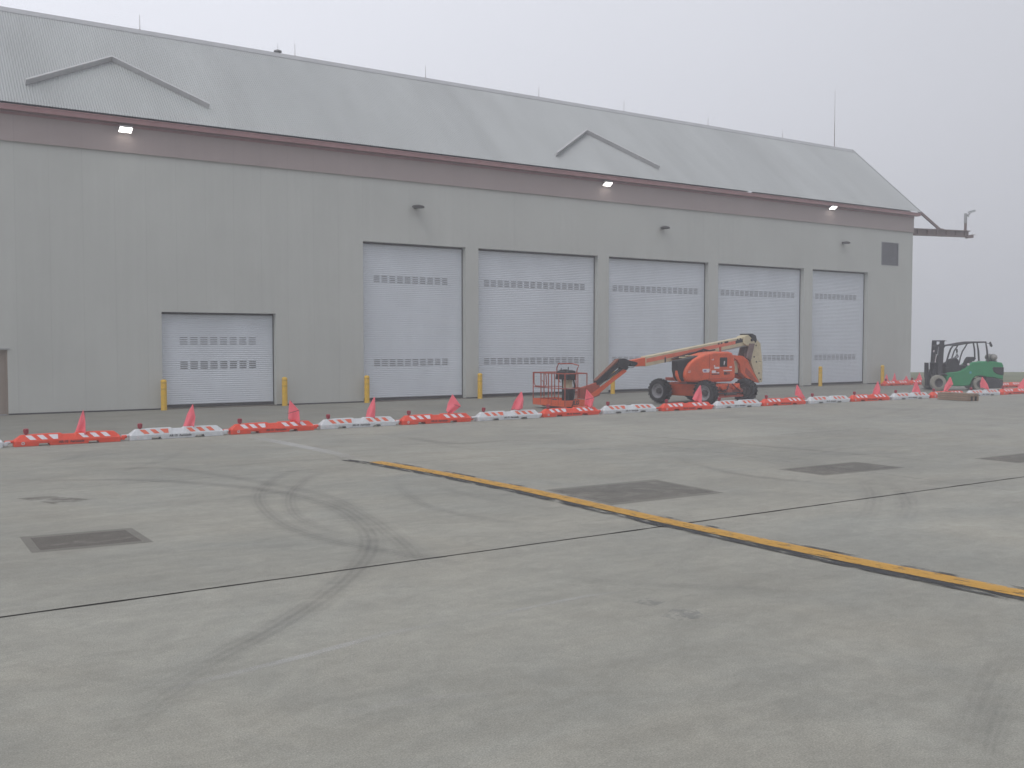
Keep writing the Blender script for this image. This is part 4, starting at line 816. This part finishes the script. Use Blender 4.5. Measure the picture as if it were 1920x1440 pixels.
bl(q, 'top_rail', M['lorange2'], parent=bk)
q = MB()
for i in range(4):
    p_, p2_ = corners[i], corners[(i+1)%4]; q.tube([(*p_,.74), (*p2_,.74)], .015)
bl(q, 'mid_rail', M['lorange2'], parent=bk)
for x_, y_ in corners + [(BX0,-6.6),(BX0,-7.05),(BX0,-7.25),(BX0,-7.65),(BX1,-6.75),(BX1,-7.5),(20.15,BY0),(20.15,BY1)]:
    q = MB(); q.tube([(x_,y_,.15),(x_,y_,1.25)], .019); bl(q, 'post', M['lorange2'], parent=bk)
q = MB(); g0, g1 = -6.22, -6.98; q.tube([(BX0-.03,g0,1.22),(BX0-.03,g0,.88),(BX0-.03,g0-.08,.78),(BX0-.03,g1+.08,.78),(BX0-.03,g1,.86),(BX0-.03,g1+.03,1.18),(BX0-.03,g1+.1,1.26),(BX0-.03,g0-.05,1.26),(BX0-.03,g0,1.22)], .017); q.tube([(BX0-.03,-6.8,.78),(BX0-.03,-6.8,.96),(BX0-.03,-6.72,.98)], .012); bl(q, 'gate', M['lorange2'], parent=bk)
# raised loop above the controls
q = MB(); q.tube([(BX1-.1,-6.4,1.25),(BX1-.12,-6.42,1.42),(BX1-.18,-6.6,1.56),(BX1-.2,-7.45,1.58),(BX1-.05,-7.62,1.52),(BX1-.03,-7.5,1.38),(BX1-.02,-7.45,1.2)], .02); q.tube([(BX1-.1,-6.4,1.25),(BX1-.12,-6.45,1.05),(BX1-.1,-6.6,.9)], .018); bl(q, 'guard_loop', M['lorange2'], parent=bk)
q = MB(); q.prism([(BX1-.42,1.02),(BX1-.38,1.28),(BX1-.2,1.36),(BX1-.02,1.32),(BX1-.0,1.0)], -7.42, -6.72); cb = bl(q, 'control_box', M['black'], parent=bk, bevel=.03)
q = MB(); q.cyl((BX1-.28,-6.9,1.30),(BX1-.28,-6.9,1.42), .015); q.cyl((BX1-.28,-7.3,1.30),(BX1-.26,-7.3,1.46), .018); q.box(BX1-.3,BX1-.2,-7.15,-7.05,1.33,1.37); bl(q, 'joystick', M['hub'], parent=cb)
q = MB(); q.box(BX1-.2, BX1-.04, -7.25, -6.9, .72, 1.02); bl(q, 'manual_box', M['cream'], parent=bk, bevel=.01)
q = MB(); q.box(BX1-.22, BX1-.03, -7.3, -6.85, .17, .70); q.tube([(BX1-.1,-7.35,1.1),(BX1-.06,-7.4,.8),(BX1-.1,-7.38,.4),(BX1-.1,-7.3,.2)], .035); q.tube([(BX1-.16,-6.8,1.1),(BX1-.1,-6.75,.75),(BX1-.14,-6.8,.3)], .03); bl(q, 'rotator_column', M['black'], parent=bk, bevel=.03)
q = MB(); q.revolve((20.05,-6.9,.17), (0,0,1), [(0,0),(0,.11),(.12,.12),(.16,.07),(.17,0)], 14); q.tube([(19.85,-6.7,.19),(19.95,-6.9,.22),(20.1,-7.2,.2),(20.0,-7.4,.2)], .02); bl(q, 'tool_bag', M['dgrey'], parent=bk, smooth=True)
text('lettering', 'JLG', .19, M['ink'], bk, (19.98-20.15, BY0-.017+7.1, .19-.1), (R(90),0,0), shear=.25, bold=.009)

# ---------------------------------------------------------------- forklift
fk = empty('forklift', (43.1, -6.65, 0), 'green forklift with dark mast and grey gas cylinder, parked past the hangar corner', 'forklift', rz=R(-35)); fk.scale = (.95, 1, 1)
def F(q, name, m_, parent=None, **k): return q.build(name, m_, parent or fk, **k)
def fwheel(x, y, r, wd, side):
    w_ = bpy.data.objects.new('wheel', None); COL.objects.link(w_); w_.parent = fk; w_.location = (x, y, r); w_.empty_display_size = .2
    h = wd/2; q = MB(); q.revolve((0,0,0), (0,side,0), [(-h,.0),(-h*.95,r*.6),(-h,r*.85),(-h*.8,r),(h*.8,r),(h,r*.86),(h*1.0,r*.58),(h*.8,r*.56)], 30)
    F(q, 'tyre', M['dusty'], w_, smooth=True)
    q = MB(); q.revolve((0,0,0), (0,side,0), [(h*.8,r*.57),(h*.98,r*.56),(h*.9,r*.5),(h*.4,r*.42),(h*.3,r*.2),(h*.6,r*.17),(h*.6,0)], 24); F(q, 'rim', M['hub'], w_, smooth=True)
fwheel(0, .12, .375, .26, -1); fwheel(0, 1.13, .375, .26, 1); fwheel(2.1, .14, .32, .2, -1); fwheel(2.1, 1.11, .32, .2, 1)
# body
q = MB(); q.prism([(.5,.22),(.42,.5),(.38,.72),(.42,.86),(1.0,.92),(1.2,.98),(1.45,1.10),(1.55,1.22),(1.68,1.33),(1.78,1.38),(2.4,1.42),(2.9,1.40),(3.22,1.35),(3.29,1.20),(3.29,.52),(3.1,.56),(2.7,.64),(2.55,.62),(2.44,.66),(2.3,.70),(2.1,.71),(1.9,.68),(1.75,.55),(1.68,.38),(1.62,.24),(1.2,.2)], .12, 1.13)
F(q, 'body', M['green'], smooth=True, bevel=.05, seg=3)
q = MB(); q.prism([(2.55,.10),(2.42,.35),(2.40,.63),(2.55,.64),(3.27,.50),(3.29,.42),(3.27,.12)], .10, 1.15); F(q, 'counterweight', M['dgrey'], bevel=.04)
q = MB(); q.prism([(2.72,1.11),(2.8,1.14),(3.30,1.13),(3.30,.76),(3.22,.74),(2.95,.80),(2.78,.92)], .095, 1.155); F(q, 'rear_grille', M['black'], bevel=.03)
q = MB(); q.prism([(.42,.80),(.36,1.28),(.55,1.38),(.72,1.52),(.92,1.58),(1.05,1.48),(1.1,1.2),(1.2,1.02),(1.15,.6),(1.05,.3),(.8,.25),(.55,.3)], .16, .6); q.prism([(.42,.80),(.36,1.22),(.6,1.34),(.9,1.3),(1.2,1.02),(1.15,.6),(.6,.5)], .6, 1.1); F(q, 'dashboard', M['black'], bevel=.04)
q = MB(); q.prism([(1.1,1.08),(1.15,1.22),(1.45,1.24),(1.7,1.24),(1.7,1.08)], .3, .95); q.prism([(1.55,1.2),(1.62,1.45),(1.74,1.62),(1.98,1.62),(2.02,1.55),(1.88,1.36),(1.82,1.2)], .34, .9); F(q, 'seat', M['black'], bevel=.05)
q = MB(); q.revolve((1.08,.6,1.56), (-.6,0,.8), [(0,.17),(.02,.185),(.04,.17),(.02,.155),(0,.17)], 20); q.cyl((1.08,.6,1.56), (.85,.6,1.3), .025); q.cyl((.98,.4,1.5),(1.03,.4,1.75), .02); F(q, 'steering_wheel', M['dgrey'], smooth=True)
q = MB(); q.revolve((1.52,.14,1.27), (0,-1,0), [(0,.0),(0,.06),(.03,.06),(.03,0)], 12); q.box(1.8,1.98,.2,.35,1.38,1.42); F(q, 'cream_cap', M['sticker'])
q = MB(); q.revolve((1.63,.115,.87), (0,-1,0), [(0,0),(0,.07),(.003,.07),(.003,0)], 5); F(q, 'round_decal', M['skyblue'])
# overhead guard
q = MB()
for y_ in (.15, 1.10):
    q.tube([(.40,y_,1.28),(.52,y_,1.72),(.62,y_,2.0),(.74,y_,2.17),(1.3,y_,2.27),(1.75,y_,2.33),(2.38,y_,2.34),(2.46,y_,1.9),(2.5,y_,1.36)], .045)
    q.tube([(1.06,y_,1.30),(1.12,y_,1.60),(1.22,y_,1.9),(1.34,y_,2.08),(1.45,y_,2.27)], .035)
for x_, z_ in ((.66,2.19),(.9,2.21),(1.15,2.25),(1.4,2.285),(1.65,2.315),(1.9,2.335),(2.15,2.34),(2.38,2.34)): q.tube([(x_,.15,z_),(x_,1.10,z_)], .028)
F(q, 'overhead_guard', M['dgrey'], smooth=True)
q = MB(); q.tube([(1.76,.15,2.3),(1.82,.15,2.0),(1.85,.15,1.62)], .04); F(q, 'side_bar', M['dgrey'], smooth=True)
q = MB(); q.prism([(2.50,2.32),(2.56,2.36),(2.66,2.16),(2.62,2.10),(2.55,2.14)], .0, .06); q.tube([(2.42,.15,2.3),(2.55,.03,2.25)], .012); F(q, 'rear_mirror', M['black'])
q = MB(); q.prism([(.98,1.98),(1.04,2.02),(1.06,1.85),(1.0,1.8)], .3, .36); q.cyl((1.02,.33,1.82),(1.1,.33,1.6), .015); F(q, 'side_mirror', M['black'])
# gas cylinder
q = MB(); q.revolve((2.86,.12,1.60), (0,1,0), [(0,0),(.02,.08),(.06,.14),(.1,.155),(.78,.155),(.83,.14),(.87,.08),(.89,0)], 20); q.cyl((2.86,.06,1.6),(2.86,.13,1.6), .05); gt_ = F(q, 'gas_cylinder', M['tank'], smooth=True)
q = MB()
for y_ in (.28, .72): q.revolve((2.86,y_,1.60), (0,1,0), [(0,.158),(0,.168),(.045,.168),(.045,.158)], 20)
q.box(2.72,3.0,.2,.85,1.40,1.45); F(q, 'strap', M['dgrey'], gt_)
def FM(q, name, m_, parent=None, **k):
    q.v = [(a-.18, b, c) for a, b, c in q.v]; return F(q, name, m_, parent, **k)
# mast
for y_ in (.10, 1.04):
    q = MB()
    for a0_ in (0, .11):
        q.add([(.14+a0_,y_,.12),(.24+a0_,y_,.12),(.24+a0_,y_+.09,.12),(.14+a0_,y_+.09,.12),(.26+a0_,y_,2.38),(.36+a0_,y_,2.38),(.36+a0_,y_+.09,2.38),(.26+a0_,y_+.09,2.38)], [(0,3,2,1),(4,5,6,7),(0,1,5,4),(1,2,6,5),(2,3,7,6),(3,0,4,7)])
    FM(q, 'mast_channel', M['dgrey'])
q = MB()
for y_ in (.36, .85): q.cyl((.22,y_,.2), (.34,y_,2.25), .05)
q.cyl((.2,.62,.3), (.3,.62,1.7), .08); FM(q, 'lift_cylinder', M['dgrey'], smooth=True)
q = MB(); q.box(.25,.52,.16,1.09,2.37,2.43); q.box(.5,.6,.16,.24,2.39,2.41); q.box(.2,.3,.27,.98,1.30,1.42); q.box(.16,.28,.27,.98,.35,.47); q.box(.24,.36,.27,.98,2.12,2.22); FM(q, 'mast_crossbar', M['dgrey'])
q = MB()
for y_ in (.46, .54, .72): q.tube([(.16,y_,.4),(.22,y_,1.3),(.3,y_,2.2)], .02)
q.add([(.2,.43,1.1),(.2,.80,1.1),(.3,.80,2.15),(.3,.43,2.15)], [(0,1,2,3)]); FM(q, 'hoses', M['black'])
q = MB(); q.cyl((.1,.3,1.35),(.16,.3,1.75), .018); q.cyl((.1,.5,1.85),(.12,.5,1.95), .03); FM(q, 'chrome_rod', M['sticker'])
# carriage, backrest and folded fork shanks
q = MB()
for z_ in (.42, .80): q.box(-.02,.06,.12,1.12,z_,z_+.1)
for y_ in (.12,.31,.5,.69,.88,1.08): q.box(-.02,.02,y_,y_+.035,.9,1.33)
q.box(-.02,.02,.12,1.12,1.30,1.34); F(q, 'carriage', M['black'])
for y_ in (.30, .82):
    q = MB(); q.prism([(-.12,.05),(-.12,1.0),(-.04,1.0),(-.04,.12),(.0,.05)], y_, y_+.12); q.prism([(-.12,.05),(-.12,.10),(-.5,.08),(-.5,.06)], y_, y_+.12); F(q, 'fork', M['black'])
q = MB(); q.prism([(-.3,.2),(-.3,1.33),(-.22,1.33),(-.18,.2)], .75, 1.1); F(q, 'load_plate', M['black']); 
q = MB(); q.tube([(.05,.05,.75),(.25,.02,.80),(.42,.05,.74)], .05); q.box(.35,.5,.0,.1,1.08,1.12); F(q, 'mast_pivot', M['dgrey'])

# ---------------------------------------------------------------- wooden skid
sk = empty('wooden_skid', (36.25, -11.8, 0), 'low weathered wooden skid lying on the concrete in front of the forklift', 'pallet', rz=R(-3))
q = MB(); L0, L1, W0, W1 = -.72, .66, -.12, .48       # local y along the long side, x across
for k in range(3): q.box(W0-.02, W0, L0, L1, .015+k*.088, .095+k*.088)
for k in range(3): q.box(W1, W1+.02, L0, L1, .015+k*.088, .095+k*.088)
F(q, 'side_boards', M['wood'], sk)
q = MB()
for k in range(8): q.box(W0-.02, W1+.02, L0+k*.174, L0+k*.174+.162, .28, .30)
F(q, 'deck_boards', M['wood'], sk)
q = MB()
for y_ in (L0-.02, L1): q.box(W0, W1, y_, y_+.02, .19, .278); q.box(W0, W0+.1, y_, y_+.02, .01, .188); q.box(W1-.1, W1, y_, y_+.02, .01, .188); q.box(.13, .22, y_, y_+.02, .01, .188)
F(q, 'end_boards', M['wood'], sk)
q = MB(); q.box(W0+.01, W1-.01, L0+.06, L1-.06, .01, .27); F(q, 'hollow_shade_block', M['gap'], sk)  # dark fill painting the shade inside the hollow behind the end openings

# ---------------------------------------------------------------- fog
fg = MB(); fg.box(X0-20, X1+20, Y0-20, Y1+20, -34, 19.5)
hm = bpy.data.materials.new('haze'); hm.use_nodes = True; t = hm.node_tree; t.nodes.clear()
o_ = t.nodes.new('ShaderNodeOutputMaterial'); pv = t.nodes.new('ShaderNodeVolumePrincipled')
pv.inputs['Color'].default_value = (.88, .885, .94, 1); pv.inputs['Density'].default_value = 0.0038; pv.inputs['Anisotropy'].default_value = .2
t.links.new(pv.outputs[0], o_.inputs['Volume'])
hz = fg.build('haze', hm); tag(hz, kind='stuff')
